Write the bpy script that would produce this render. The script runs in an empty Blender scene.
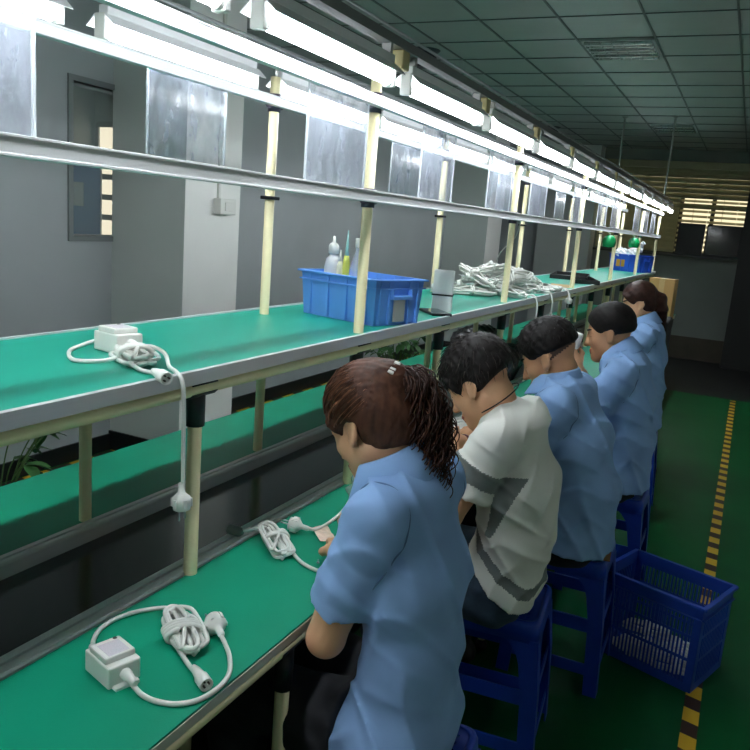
import bpy, bmesh, math, random
import numpy as np
from mathutils import Vector, Matrix
random.seed(7)
RNG = np.random.default_rng(11)
COL = bpy.context.scene.collection
PI = math.pi

# ------------------------------------------------------------------ materials
def lin(c):
    out = []
    for v in c:
        v = v / 255.0
        out.append(v / 12.92 if v <= 0.04045 else ((v + 0.055) / 1.055) ** 2.4)
    return tuple(out) + (1.0,)

MATS = {}
def mat(name, rgb, rough=0.5, metal=0.0, var=0.0, vscale=8.0, bump=0.0, bscale=60.0, spec=0.5, stretch=None, rgb2=None):
    if name in MATS:
        return MATS[name]
    m = bpy.data.materials.new(name); m.use_nodes = True
    nt = m.node_tree; b = nt.nodes['Principled BSDF']
    b.inputs['Base Color'].default_value = lin(rgb)
    b.inputs['Roughness'].default_value = rough
    b.inputs['Metallic'].default_value = metal
    b.inputs['Specular IOR Level'].default_value = spec
    tc = nt.nodes.new('ShaderNodeTexCoord')
    src = tc.outputs['Object']
    if stretch:
        mp = nt.nodes.new('ShaderNodeMapping'); mp.inputs['Scale'].default_value = stretch
        nt.links.new(src, mp.inputs['Vector']); src = mp.outputs['Vector']
    if var > 0 or rgb2:
        n = nt.nodes.new('ShaderNodeTexNoise'); n.inputs['Scale'].default_value = vscale; n.inputs['Detail'].default_value = 5
        nt.links.new(src, n.inputs['Vector'])
        r = nt.nodes.new('ShaderNodeValToRGB')
        r.color_ramp.elements[0].position = 0.3; r.color_ramp.elements[1].position = 0.7
        c = lin(rgb); c2 = lin(rgb2) if rgb2 else None
        r.color_ramp.elements[0].color = tuple(x * (1 - var) for x in c[:3]) + (1,)
        r.color_ramp.elements[1].color = c2 if c2 else tuple(min(1, x * (1 + var)) for x in c[:3]) + (1,)
        nt.links.new(n.outputs['Fac'], r.inputs['Fac']); nt.links.new(r.outputs['Color'], b.inputs['Base Color'])
    if bump > 0:
        n2 = nt.nodes.new('ShaderNodeTexNoise'); n2.inputs['Scale'].default_value = bscale; n2.inputs['Detail'].default_value = 4
        nt.links.new(src, n2.inputs['Vector'])
        bp = nt.nodes.new('ShaderNodeBump'); bp.inputs['Strength'].default_value = bump; bp.inputs['Distance'].default_value = 0.01
        nt.links.new(n2.outputs['Fac'], bp.inputs['Height']); nt.links.new(bp.outputs['Normal'], b.inputs['Normal'])
    MATS[name] = m
    return m

def emit(name, rgb, strength):
    if name in MATS: return MATS[name]
    m = bpy.data.materials.new(name); m.use_nodes = True
    nt = m.node_tree; nt.nodes.remove(nt.nodes['Principled BSDF'])
    e = nt.nodes.new('ShaderNodeEmission'); e.inputs['Color'].default_value = lin(rgb); e.inputs['Strength'].default_value = strength
    nt.links.new(e.outputs[0], nt.nodes['Material Output'].inputs['Surface'])
    MATS[name] = m; return m

def clear(name, rgb, rough=0.05, alpha=0.25, var=0.0, spec=0.5):
    """thin clear plastic: transparent mixed with a glossy/diffuse sheet"""
    if name in MATS: return MATS[name]
    m = bpy.data.materials.new(name); m.use_nodes = True
    nt = m.node_tree; b = nt.nodes['Principled BSDF']
    b.inputs['Base Color'].default_value = lin(rgb); b.inputs['Roughness'].default_value = rough
    b.inputs['Alpha'].default_value = alpha; b.inputs['Specular IOR Level'].default_value = spec
    if var > 0:
        tc = nt.nodes.new('ShaderNodeTexCoord')
        mp = nt.nodes.new('ShaderNodeMapping'); mp.inputs['Scale'].default_value = (1, 3, 1.2)
        n = nt.nodes.new('ShaderNodeTexNoise'); n.inputs['Scale'].default_value = 9; n.inputs['Detail'].default_value = 7; n.inputs['Roughness'].default_value = 0.65
        nt.links.new(tc.outputs['Object'], mp.inputs['Vector']); nt.links.new(mp.outputs['Vector'], n.inputs['Vector'])
        mr = nt.nodes.new('ShaderNodeMapRange'); mr.inputs['From Min'].default_value = 0.3; mr.inputs['From Max'].default_value = 0.75
        mr.inputs['To Min'].default_value = max(0, alpha - var); mr.inputs['To Max'].default_value = alpha + var
        nt.links.new(n.outputs['Fac'], mr.inputs['Value']); nt.links.new(mr.outputs['Result'], b.inputs['Alpha'])
    MATS[name] = m; return m

# ------------------------------------------------------------------ object helpers
def link_mesh(name, me, mats, parent=None, loc=None):
    o = bpy.data.objects.new(name, me); COL.objects.link(o)
    for m in (mats if isinstance(mats, (list, tuple)) else [mats]):
        me.materials.append(m)
    if loc is not None: o.location = loc
    if parent is not None: o.parent = parent
    return o

def obj(name, bm, mats, parent=None, smooth=False, origin=None):
    """bm is in world coordinates of its thing; origin re-centres it"""
    if parent is not None and origin is None and parent.parent is None:
        origin = parent.location.copy() if parent.type == 'EMPTY' or parent.type == 'MESH' else None
    if parent is not None and parent.parent is not None and origin is None:
        origin = parent.parent.location + parent.location
    bmesh.ops.recalc_face_normals(bm, faces=bm.faces)
    if origin is not None:
        bmesh.ops.translate(bm, vec=-Vector(origin), verts=bm.verts)
    me = bpy.data.meshes.new(name); bm.to_mesh(me); bm.free()
    if smooth:
        me.polygons.foreach_set('use_smooth', [True] * len(me.polygons))
        try: me.set_sharp_from_angle(angle=math.radians(40))
        except Exception: pass
    o = link_mesh(name, me, mats, parent)
    if parent is None and origin is not None: o.location = origin
    return o

def tag(o, label=None, cat=None, group=None, kind=None):
    if label: o['label'] = label
    if cat: o['category'] = cat
    if group: o['group'] = group
    if kind: o['kind'] = kind
    return o

def thing(name, label, cat, loc=(0, 0, 0), group=None):
    o = bpy.data.objects.new(name, None); COL.objects.link(o)
    o.location = loc; o.empty_display_size = 0.05
    return tag(o, label, cat, group)

def copy_tree(o, parent=None):
    c = o.copy(); COL.objects.link(c)
    if parent is not None: c.parent = parent
    for ch in list(o.children): copy_tree(ch, c)
    return c

def B(): return bmesh.new()

def box(bm, x0, x1, y0, y1, z0, z1, mi=0, M=None):
    vs = [Vector((x, y, z)) for x in (x0, x1) for y in (y0, y1) for z in (z0, z1)]
    if M is not None: vs = [M @ v for v in vs]
    v = [bm.verts.new(p) for p in vs]
    for q in ((0, 1, 3, 2), (4, 6, 7, 5), (0, 4, 5, 1), (2, 3, 7, 6), (0, 2, 6, 4), (1, 5, 7, 3)):
        f = bm.faces.new([v[i] for i in q]); f.material_index = mi
    return v

def bbox(bm, x0, x1, y0, y1, z0, z1, bev=0.003, seg=2, mi=0, M=None):
    """bevelled box"""
    t = bmesh.new(); box(t, x0, x1, y0, y1, z0, z1)
    bmesh.ops.recalc_face_normals(t, faces=t.faces)
    bmesh.ops.bevel(t, geom=list(t.edges), offset=bev, segments=seg, profile=0.5, affect='EDGES')
    add(bm, t, M, mi); t.free()

def add(bm, t, M=None, mi=0):
    mp = {}
    for v in t.verts:
        mp[v] = bm.verts.new(M @ v.co if M is not None else v.co)
    for f in t.faces:
        try:
            nf = bm.faces.new([mp[v] for v in f.verts]); nf.material_index = mi; nf.smooth = f.smooth
        except ValueError: pass

def frame_along(pts):
    pts = [Vector(p) for p in pts]; n = len(pts)
    T = []
    for i in range(n):
        a = pts[max(0, i - 1)]; b = pts[min(n - 1, i + 1)]
        d = b - a
        T.append(d.normalized() if d.length > 1e-9 else Vector((0, 0, 1)))
    ref = Vector((0, 0, 1)) if abs(T[0].z) < 0.9 else Vector((1, 0, 0))
    N = [(ref - T[0] * ref.dot(T[0])).normalized()]
    for i in range(1, n):
        v = N[-1] - T[i] * N[-1].dot(T[i])
        N.append(v.normalized() if v.length > 1e-6 else N[-1])
    return pts, T, N

def tube(bm, pts, r, sides=8, mi=0, closed=False, cap=True, smooth=True):
    pts, T, N = frame_along(pts); n = len(pts)
    rs = r if isinstance(r, (list, tuple, np.ndarray)) else [r] * n
    rings = []
    for i in range(n):
        b = T[i].cross(N[i])
        rings.append([bm.verts.new(pts[i] + (N[i] * math.cos(2 * PI * k / sides) + b * math.sin(2 * PI * k / sides)) * rs[i]) for k in range(sides)])
    for i in range(n - 1 + (1 if closed else 0)):
        A = rings[i]; C = rings[(i + 1) % n]
        for k in range(sides):
            f = bm.faces.new((A[k], A[(k + 1) % sides], C[(k + 1) % sides], C[k])); f.material_index = mi; f.smooth = smooth
    if cap and not closed:
        for R in (list(reversed(rings[0])), rings[-1]):
            f = bm.faces.new(R); f.material_index = mi

def lathe(bm, prof, sides=24, mi=0, M=None, cap=True):
    """prof: list of (r, z)"""
    M = M or Matrix()
    rings = []
    for r, z in prof:
        rings.append([bm.verts.new(M @ Vector((r * math.cos(2 * PI * k / sides), r * math.sin(2 * PI * k / sides), z))) for k in range(sides)])
    for i in range(len(rings) - 1):
        for k in range(sides):
            f = bm.faces.new((rings[i][k], rings[i][(k + 1) % sides], rings[i + 1][(k + 1) % sides], rings[i + 1][k])); f.material_index = mi; f.smooth = True
    if cap:
        f = bm.faces.new(list(reversed(rings[0]))); f.material_index = mi
        f = bm.faces.new(rings[-1]); f.material_index = mi

def prism(bm, prof, y0, y1, mi=0, M=None, cap=True, closed=True):
    """extrude an (x,z) profile along y"""
    M = M or Matrix()
    A = [bm.verts.new(M @ Vector((x, y0, z))) for x, z in prof]
    C = [bm.verts.new(M @ Vector((x, y1, z))) for x, z in prof]
    n = len(prof)
    for k in range(n if closed else n - 1):
        f = bm.faces.new((A[k], A[(k + 1) % n], C[(k + 1) % n], C[k])); f.material_index = mi
    if cap and closed:
        f = bm.faces.new(list(reversed(A))); f.material_index = mi
        f = bm.faces.new(C); f.material_index = mi

def spline(pts, n=8, closed=False):
    P = [Vector(p) for p in pts]; out = []; m = len(P)
    for i in range(m if closed else m - 1):
        if closed: p0, p1, p2, p3 = P[(i - 1) % m], P[i], P[(i + 1) % m], P[(i + 2) % m]
        else: p0, p1, p2, p3 = P[max(0, i - 1)], P[i], P[i + 1], P[min(m - 1, i + 2)]
        for k in range(n):
            t = k / n
            out.append(0.5 * ((2 * p1) + (p2 - p0) * t + (2 * p0 - 5 * p1 + 4 * p2 - p3) * t * t + (3 * p1 - p0 - 3 * p2 + p3) * t ** 3))
    if not closed: out.append(P[-1])
    return out

def orient(p, d, up=(0, 0, 1)):
    """matrix with local +Z along d at p"""
    d = Vector(d).normalized(); u = Vector(up)
    x = u.cross(d)
    if x.length < 1e-4: x = Vector((1, 0, 0)).cross(d)
    x.normalize(); y = d.cross(x)
    M = Matrix((x, y, d)).transposed().to_4x4(); M.translation = Vector(p)
    return M

def RZ(a, p=(0, 0, 0)): return Matrix.Translation(p) @ Matrix.Rotation(a, 4, 'Z')

# ------------------------------------------------------------------ palette
wall_grey = mat('painted_grey_wall', (174, 180, 182), 0.55, var=0.06, vscale=1.5)
pier_grey = mat('pier_side_grey', (206, 212, 208), 0.6, var=0.05, vscale=1.5)
pier_lit_white = mat('pier_front_lit', (240, 240, 236), 0.6, var=0.03, vscale=2)
skirt_black = mat('black_skirting', (24, 26, 28), 0.35)
cream = mat('cream_coated_pipe', (242, 232, 186), 0.38, var=0.04, vscale=20)
alu = mat('aluminium', (212, 214, 214), 0.42, 0.35, var=0.05, vscale=3, stretch=(8, 0.3, 8))
alu_white = mat('pale_aluminium_bar', (226, 228, 230), 0.45, 0.2)
joint_black = mat('black_pipe_joint', (26, 27, 30), 0.4)
bench_green = mat('green_bench_mat', (4, 150, 116), 0.42, spec=0.3, var=0.10, vscale=2.2, bump=0.05, bscale=300)
belt_green = mat('dark_green_belt', (12, 30, 26), 0.16, var=0.1, vscale=3)
board_edge = mat('pale_board_edging', (205, 205, 190), 0.5)
dark_panel = mat('dark_panel', (20, 24, 24), 0.35)
white_pl = mat('white_plastic', (232, 232, 226), 0.35)
white_cable = mat('white_cable_sheath', (228, 228, 222), 0.4)
steel = mat('steel', (170, 172, 172), 0.3, 1.0)

# ------------------------------------------------------------------ room shell
XW, YB, ZC = -3.36, 11.0, 2.7
def floor_mat():
    m = mat('green_epoxy_floor', (4, 86, 42), 0.5, var=0.22, vscale=1.6, bump=0.03, bscale=40, spec=0.22)
    return m
bm = B(); box(bm, XW, 1.9, -2.5, 8.45, -0.1, 0); f = obj('floor', bm, floor_mat()); tag(f, 'green painted factory floor with a worn gloss', kind='structure')
bm = B(); box(bm, XW, 1.9, 8.45, YB, -0.1, 0); f = obj('floor', bm, mat('unlit_floor_tone', (30, 33, 34), 0.5, var=0.2, vscale=2)); tag(f, 'floor strip at the far end of the hall, coloured dark for lack of light', kind='structure')  # gloom of the far end put into the floor colour

def ceiling_mat():
    m = bpy.data.materials.new('grid_ceiling_tiles'); m.use_nodes = True
    nt = m.node_tree; b = nt.nodes['Principled BSDF']; b.inputs['Roughness'].default_value = 0.75
    tc = nt.nodes.new('ShaderNodeTexCoord'); n = nt.nodes.new('ShaderNodeTexNoise'); n.inputs['Scale'].default_value = 3.0
    nt.links.new(tc.outputs['Object'], n.inputs['Vector'])
    r = nt.nodes.new('ShaderNodeValToRGB'); r.color_ramp.elements[0].color = lin((152, 160, 156)); r.color_ramp.elements[1].color = lin((168, 176, 171))
    nt.links.new(n.outputs['Fac'], r.inputs['Fac']); nt.links.new(r.outputs['Color'], b.inputs['Base Color'])
    return m
bm = B(); box(bm, XW, 1.9, -2.5, YB, ZC, ZC + 0.1)
c = obj('ceiling', bm, ceiling_mat()); tag(c, 'pale suspended tile ceiling', kind='structure')
bm = B()
PX, PY = 0.465, 0.51
x = -0.72 - 6 * PX
while x < 1.9:
    if x > XW: box(bm, x - 0.006, x + 0.006, -2.5, YB, ZC - 0.006, ZC + 0.002)
    x += PX
y = 4.577 - 14 * PY
while y < YB:
    if y > -2.5: box(bm, XW, 1.9, y - 0.0045, y + 0.0045, ZC - 0.005, ZC + 0.002)
    y += PY
t = obj('trim_1', bm, mat('ceiling_grid_bars', (84, 94, 90), 0.5)); tag(t, 'thin dark grid bars between the ceiling tiles', kind='structure')

# left wall with an opening for the window
WY0, WY1, WZ0, WZ1 = 3.12, 3.60, 1.29, 2.10
bm = B()
box(bm, XW - 0.15, XW, -2.5, WY0, 0, ZC); box(bm, XW - 0.15, XW, WY1, YB, 0, ZC)
box(bm, XW - 0.15, XW, WY0, WY1, 0, WZ0); box(bm, XW - 0.15, XW, WY0, WY1, WZ1, ZC)
w = obj('wall_left', bm, wall_grey); tag(w, 'dark grey painted wall along the left side', kind='structure')
bm = B(); box(bm, XW, XW + 0.012, -2.5, 3.415, 0, 0.1); box(bm, XW, XW + 0.012, 3.92, 8.8, 0, 0.1); box(bm, XW, XW + 0.012, 9.36, YB, 0, 0.1)
w = obj('baseboard_left', bm, skirt_black); tag(w, 'black skirting along the left wall', kind='structure')
# two piers: sides coloured greyer for shade, front face whiter for lamplight
k = 1
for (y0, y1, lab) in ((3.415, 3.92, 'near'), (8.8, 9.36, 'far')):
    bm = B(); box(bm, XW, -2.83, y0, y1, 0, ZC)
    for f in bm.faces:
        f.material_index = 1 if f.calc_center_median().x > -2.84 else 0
    p = obj('wall_pier_%s' % lab, bm, [pier_grey, pier_lit_white]); tag(p, 'wall pier, its side coloured grey for shade and front white for lamplight', kind='structure')
    bm = B(); box(bm, XW, -2.82, y0 - 0.012, y0, 0, 0.12); box(bm, -2.83, -2.818, y0 - 0.012, y1, 0, 0.12)
    s = obj('trim_%d' % (k + 1), bm, skirt_black); tag(s, 'black skirting round the foot of a wall pier', kind='structure'); k += 1
# back wall; unseen right and front walls, pale and near to bounce lamplight
SILL = 1.37
bm = B()
box(bm, XW, 1.9, YB, YB + 0.15, 0, SILL); box(bm, XW, 1.9, YB, YB + 0.15, 2.55, ZC)
box(bm, XW, -1.95, YB, YB + 0.15, SILL, 2.55); box(bm, 0.0, 1.9, YB, YB + 0.15, SILL, 2.55)
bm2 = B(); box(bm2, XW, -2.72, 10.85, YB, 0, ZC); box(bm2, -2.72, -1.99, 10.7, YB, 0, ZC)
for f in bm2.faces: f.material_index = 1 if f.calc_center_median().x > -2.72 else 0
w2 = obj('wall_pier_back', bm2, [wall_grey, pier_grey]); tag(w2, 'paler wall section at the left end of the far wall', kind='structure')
w = obj('wall_back', bm, mat('back_wall_paint', (126, 134, 128), 0.6, var=0.06, vscale=1.5)); tag(w, 'dark wall below the blinds at the far end', kind='structure')
bm = B(); box(bm, XW, -0.15, YB - 0.015, YB, 0, 0.3)
w = obj('baseboard_back', bm, mat('brown_skirting', (70, 64, 52), 0.5, var=0.1)); tag(w, 'tall brownish skirting on the far wall', kind='structure')
bm = B(); box(bm, -0.15, 0.9, YB - 0.35, YB, 0, ZC)
w = obj('wall_column', bm, mat('dark_column_paint', (30, 32, 32), 0.6)); tag(w, 'near-black column at the right end of the far wall', kind='structure')
bm = B(); box(bm, 1.9, 2.05, -2.5, YB, 0, ZC)
w = obj('wall_right', bm, mat('right_wall_paint', (215, 215, 208), 0.7)); tag(w, kind='structure')
bm = B(); box(bm, XW, 1.9, -2.65, -2.5, 0, ZC)
w = obj('wall_front', bm, mat('front_wall_paint', (215, 215, 208), 0.7)); tag(w, kind='structure')

# interior window in the left wall, with the next room behind it
bm = B(); fr = 0.03
box(bm, XW - 0.06, XW + 0.012, WY0 - fr, WY0, WZ0 - fr, WZ1 + fr); box(bm, XW - 0.06, XW + 0.012, WY1, WY1 + fr, WZ0 - fr, WZ1 + fr)
box(bm, XW - 0.06, XW + 0.012, WY0, WY1, WZ0 - fr, WZ0); box(bm, XW - 0.06, XW + 0.012, WY0, WY1, WZ1, WZ1 + fr)
wf = obj('window_1', bm, mat('grey_window_frame', (132, 138, 138), 0.5)); tag(wf, 'narrow interior window in the left wall', kind='structure')
bm = B(); box(bm, XW - 0.05, XW - 0.044, WY0, WY1, WZ0, WZ1)
g = obj('window_pane', bm, clear('window_glass', (190, 205, 205), 0.04, 0.22), wf)
# next room: shell, blue machine cabinet, bright far window
NX, NY0, NY1 = XW - 3.4, 1.7, 6.6
bm = B()
box(bm, NX - 0.1, NX, NY0, NY1, 0, ZC); box(bm, NX - 0.1, XW - 0.15, NY0 - 0.1, NY0, 0, ZC); box(bm, NX - 0.1, XW - 0.15, NY1, NY1 + 0.1, 0, ZC)
box(bm, NX, XW - 0.15, NY0, NY1, -0.1, 0); box(bm, NX, XW - 0.15, NY0, NY1, ZC, ZC + 0.1)
w = obj('wall_next_room', bm, mat('next_room_paint', (150, 158, 156), 0.7)); tag(w, 'pale walls of the room seen through the interior window', kind='structure')
bm = B(); wx0, wx1, wz0, wz1 = -6.7, -5.6, 1.05, 2.30
for z0 in (1.05, 1.30, 1.52, 1.74, 1.97, 2.30):
    box(bm, wx0, wx1, NY1 - 0.03, NY1 - 0.004, z0 - 0.03, z0 + 0.03)
for x in (wx0, -6.15, wx1): box(bm, x - 0.02, x + 0.02, NY1 - 0.03, NY1 - 0.004, wz0, wz1)
w = obj('window_2', bm, mat('next_room_window_bars', (120, 122, 120), 0.5)); tag(w, 'barred daylight window of the next room', kind='structure')
bm = B(); box(bm, wx0, wx1, NY1 - 0.004, NY1 - 0.001, wz0, wz1); obj('window_pane', bm, emit('next_room_daylight', (255, 244, 214), 0.42), w)
mc = thing('machine_cabinet', 'blue machine cabinet seen through the narrow window in the left wall', 'cabinet', (-4.45, 4.35, 0))
bm = B(); MC = RZ(math.radians(44), (-4.142, 4.10, 0)); bbox(bm, -0.62, 0.0, 0.0, 0.45, 0.02, 1.74, 0.01, M=MC); obj('cabinet_body', bm, mat('cabinet_blue', (40, 92, 150), 0.4, var=0.08), mc)
bm = B(); bbox(bm, -0.24, -0.11, -0.012, 0.0, 1.44, 1.60, 0.003, M=MC); obj('display_panel', bm, mat('cabinet_panel', (150, 160, 160), 0.3), mc)
bm = B(); bbox(bm, -0.26, -0.20, -0.012, 0.0, 1.34, 1.36, 0.003, M=MC); obj('red_plate', bm, mat('cabinet_red', (190, 50, 60), 0.4), mc)
lt = thing('ceiling_light', 'unseen ceiling panel added to brighten the room behind the narrow window', 'ceiling light', (-4.9, 3.3, ZC - 0.02))  # lamp added to brighten the next room, itself out of sight
bm = B(); bbox(bm, -5.3, -4.5, 2.7, 3.9, ZC - 0.04, ZC - 0.002, 0.006); obj('frame', bm, white_pl, lt)
bm = B(); box(bm, -5.26, -4.54, 2.74, 3.86, ZC - 0.043, ZC - 0.0405); obj('diffuser', bm, emit('next_room_fill', (255, 252, 244), 2.2), lt)

# hazard tape on the floor
def hazard(name, x0, x1, y0, y1, pitch, lab, col2=(60, 34, 22), col1=(222, 178, 40)):
    m = bpy.data.materials.new('hazard_tape'); m.use_nodes = True
    nt = m.node_tree; b = nt.nodes['Principled BSDF']; b.inputs['Roughness'].default_value = 0.5
    tc = nt.nodes.new('ShaderNodeTexCoord'); sp = nt.nodes.new('ShaderNodeSeparateXYZ'); nt.links.new(tc.outputs['Object'], sp.inputs[0])
    a = nt.nodes.new('ShaderNodeMath'); a.operation = 'MULTIPLY'; a.inputs[1].default_value = 0.25; nt.links.new(sp.outputs['X'], a.inputs[0])
    s = nt.nodes.new('ShaderNodeMath'); s.operation = 'ADD'; nt.links.new(sp.outputs['Y'], s.inputs[0]); nt.links.new(a.outputs[0], s.inputs[1])
    d = nt.nodes.new('ShaderNodeMath'); d.operation = 'DIVIDE'; d.inputs[1].default_value = pitch; nt.links.new(s.outputs[0], d.inputs[0])
    fr_ = nt.nodes.new('ShaderNodeMath'); fr_.operation = 'FRACT'; nt.links.new(d.outputs[0], fr_.inputs[0])
    gt = nt.nodes.new('ShaderNodeMath'); gt.operation = 'GREATER_THAN'; gt.inputs[1].default_value = 0.52; nt.links.new(fr_.outputs[0], gt.inputs[0])
    mx = nt.nodes.new('ShaderNodeMix'); mx.data_type = 'RGBA'; mx.inputs['A'].default_value = lin(col1); mx.inputs['B'].default_value = lin(col2)
    nt.links.new(gt.outputs[0], mx.inputs['Factor']); nt.links.new(mx.outputs['Result'], b.inputs['Base Color'])
    bm = B(); box(bm, x0, x1, y0, y1, 0.0, 0.0012)
    o = obj(name, bm, m); tag(o, lab, 'floor tape'); return o
hazard('floor_tape', 0.028, 0.078, 0.6, 8.4, 0.155, 'yellow and black striped floor tape along the right side of the aisle')
hazard('floor_tape', -3.335, -3.285, -1.0, 8.4, 0.32, 'yellow and black striped floor tape at the foot of the left wall')

# venetian blinds before the bright back window
bm = B()
for xa in (-1.95, -1.4, -0.93, -0.54, -0.0):
    box(bm, xa - 0.025, xa + 0.025, YB + 0.03, YB + 0.08, SILL, 2.55)
box(bm, -1.95, 0.0, YB + 0.03, YB + 0.08, SILL, SILL + 0.05); box(bm, -1.95, 0.0, YB + 0.03, YB + 0.08, 2.40, 2.55)
w3 = obj('window_3', bm, mat('back_window_frame', (60, 62, 58), 0.5)); tag(w3, 'wide window behind the slatted blinds on the far wall', kind='structure')
bm = B(); box(bm, -1.92, -0.02, YB + 0.09, YB + 0.095, SILL, 2.45)
obj('window_pane', bm, emit('evening_daylight', (255, 240, 196), 0.36), w3)
bl = thing('venetian_blind', 'dark slatted blind hanging across the wide window at the far end', 'blind', (-1.4, YB - 0.02, SILL))
bm = B(); bbox(bm, -1.97, 0.0, YB - 0.06, YB - 0.003, 2.46, 2.55, 0.004)
slat_m = mat('olive_blind_slat', (168, 166, 134), 0.5, var=0.08)
obj('head_rail', bm, slat_m, bl)
bm = B()
pitch = 0.064; z = SILL + 0.05; i = 0
while z < 2.5:
    op_row = (1.77 < z < 2.08 and i != 9) or z < 1.77
    for (xa, xb) in (((-1.96, -0.945), (-0.940, -0.595), (-0.590, -0.25), (-0.245, -0.005)) if op_row else ((-1.96, -0.005),)):
        ang = math.radians(28 if op_row and xa > -0.95 else 70)
        M = Matrix.Translation((0, YB - 0.03, z)) @ Matrix.Rotation(ang, 4, 'X')
        box(bm, xa, xb, -0.034, 0.034, -0.001, 0.001, M=M)
    z += pitch; i += 1
obj('slats', bm, slat_m, bl)
for x in (-1.7, -1.2, -0.77, -0.42, -0.13):
    bm = B(); tube(bm, [(x, YB - 0.052, SILL + 0.02), (x, YB - 0.052, 2.5)], 0.003, 5)
    obj('cord', bm, slat_m, bl)

# two dark panels on the sill
bm = B(); box(bm, -1.97, 0.0, YB - 0.13, YB - 0.07, SILL - 0.03, SILL)
t = obj('window_sill', bm, mat('sill_paint', (66, 70, 64), 0.5), w3)
for (xa, xb, zb, lab, rough, col) in ((-0.915, -0.59, 1.775, 'matt black upright panel on the far window sill, left of the glossy one', 0.5, (16, 17, 20)),
                                     (-0.57, -0.15, 1.775, 'glossy dark upright panel on the far window sill, right of the matt one', 0.08, (26, 28, 30))):
    p = thing('display_panel', lab, 'panel', ((xa + xb) / 2, YB - 0.1, SILL))
    bm = B(); bbox(bm, xa, xb, YB - 0.125, YB - 0.085, SILL, zb, 0.006); obj('casing', bm, mat('panel_casing', (18, 18, 20), 0.5), p)
    bm = B(); box(bm, xa + 0.02, xb - 0.02, YB - 0.128, YB - 0.1255, SILL + 0.03, zb - 0.02); obj('screen', bm, mat('panel_face_%d' % int(rough * 100), col, rough), p)

# ceiling fittings
def troffer(x0, x1, y0, y1, lab):
    t = thing('ceiling_light', lab, 'ceiling light', ((x0 + x1) / 2, (y0 + y1) / 2, ZC), 'unlit recessed ceiling lights')
    bm = B(); a = 0.015
    box(bm, x0, x1, y0, y0 + a, ZC - 0.014, ZC); box(bm, x0, x1, y1 - a, y1, ZC - 0.014, ZC); box(bm, x0, x0 + a, y0, y1, ZC - 0.014, ZC); box(bm, x1 - a, x1, y0, y1, ZC - 0.014, ZC)
    obj('frame', bm, mat('troffer_frame', (150, 158, 154), 0.4), t)
    bm = B(); box(bm, x0 + a, x1 - a, y0 + a, y1 - a, ZC - 0.004, ZC - 0.001); obj('reflector', bm, mat('troffer_reflector', (120, 128, 126), 0.25, 0.6), t)
    for k in range(3):
        yy = y0 + (k + 0.5) * (y1 - y0) / 3
        bm = B(); box(bm, x0 + a, x1 - a, yy - 0.05, yy - 0.03, ZC - 0.03, ZC - 0.005); box(bm, x0 + a, x1 - a, yy + 0.03, yy + 0.05, ZC - 0.03, ZC - 0.005)
        for j in range(6):
            xx = x0 + a + (j + 0.5) * (x1 - x0 - 2 * a) / 6
            box(bm, xx - 0.003, xx + 0.003, yy - 0.05, yy + 0.05, ZC - 0.028, ZC - 0.005)
        obj('louvre', bm, mat('troffer_louvre', (215, 222, 220), 0.2, 0.8), t)
        bm = B(); tube(bm, [(x0 + 0.03, yy, ZC - 0.017), (x1 - 0.03, yy, ZC - 0.017)], 0.008, 8); obj('unlit_tube', bm, white_pl, t)
troffer(-1.165, -0.725, 5.1, 5.6, 'unlit louvred light recessed in the ceiling, the nearer of two')
troffer(-1.165, -0.725, 8.65, 9.2, 'unlit louvred light recessed in the ceiling, the farther of two near the hanging rods')
def sensor(x, y, lab):
    t = thing('ceiling_speaker', lab, 'ceiling fitting', (x, y, ZC))
    bm = B(); lathe(bm, [(0.07, -0.02), (0.10, -0.01), (0.11, 0.0)], 20, M=Matrix.Translation((x, y, ZC))); obj('mounting_ring', bm, mat('speaker_ring', (60, 66, 70), 0.5), t, True)
    bm = B(); lathe(bm, [(0.02, -0.12), (0.06, -0.115), (0.09, -0.07), (0.08, -0.02)], 20, M=Matrix.Translation((x, y, ZC))); obj('body', bm, mat('speaker_body', (38, 40, 50), 0.5), t, True)
sensor(-2.29, 5.29, 'dark round fitting on the ceiling above the nearer lamps')
sensor(-2.29, 9.1, 'dark round fitting on the ceiling far above the line')

# ------------------------------------------------------------------ the production line
Y0, Y1 = -2.3, 8.98
def bench(name, lab, xa, xb, edge_x, leg_x, legs, xm):
    t = thing(name, lab, 'workbench', ((xa + xb) / 2, 4.0, 0))
    lo, hi = min(xa, xb), max(xa, xb)
    bm = B(); box(bm, lo, hi, Y0, Y1, 0.728, 0.746); obj('tabletop', bm, board_edge, t)
    bm = B(); box(bm, lo + 0.002, hi - 0.002, Y0 + 0.002, Y1 - 0.002, 0.746, 0.75); obj('green_mat', bm, bench_green, t)
    bm = B(); tube(bm, [(edge_x, Y0, 0.712), (edge_x, Y1, 0.712)], 0.0145, 12); obj('edge_beam', bm, cream, t)
    for y in legs:
        bm = B(); tube(bm, [(leg_x, y, 0.03), (leg_x, y, 0.70)], 0.014, 12); lg = obj('leg', bm, cream, t)
        bm = B(); tube(bm, [(leg_x, y, 0.62), (leg_x, y, 0.705)], 0.0185, 12); tube(bm, [(leg_x, y - 0.035, 0.7115), (leg_x, y + 0.035, 0.7115)], 0.0185, 12); obj('pipe_joint', bm, joint_black, lg)
        bm = B(); lathe(bm, [(0.022, 0), (0.022, 0.012), (0.012, 0.03), (0.012, 0.05)], 14, M=Matrix.Translation((leg_x, y, 0))); obj('levelling_foot', bm, joint_black, lg)
        bm = B(); tube(bm, [(leg_x, y, 0.69), (xm, y, 0.69)], 0.013, 10); obj('cross_pipe', bm, cream, t)
    return t
bench('work_bench', 'near workbench topped with green matting, where the workers sit', -0.65, -0.952, -0.668, -0.672, [-0.27, 0.43, 1.13, 1.84, 2.53, 3.27, 4.0, 4.7, 5.4, 6.1, 6.8, 7.5, 8.2, 8.85], -0.94)
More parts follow.
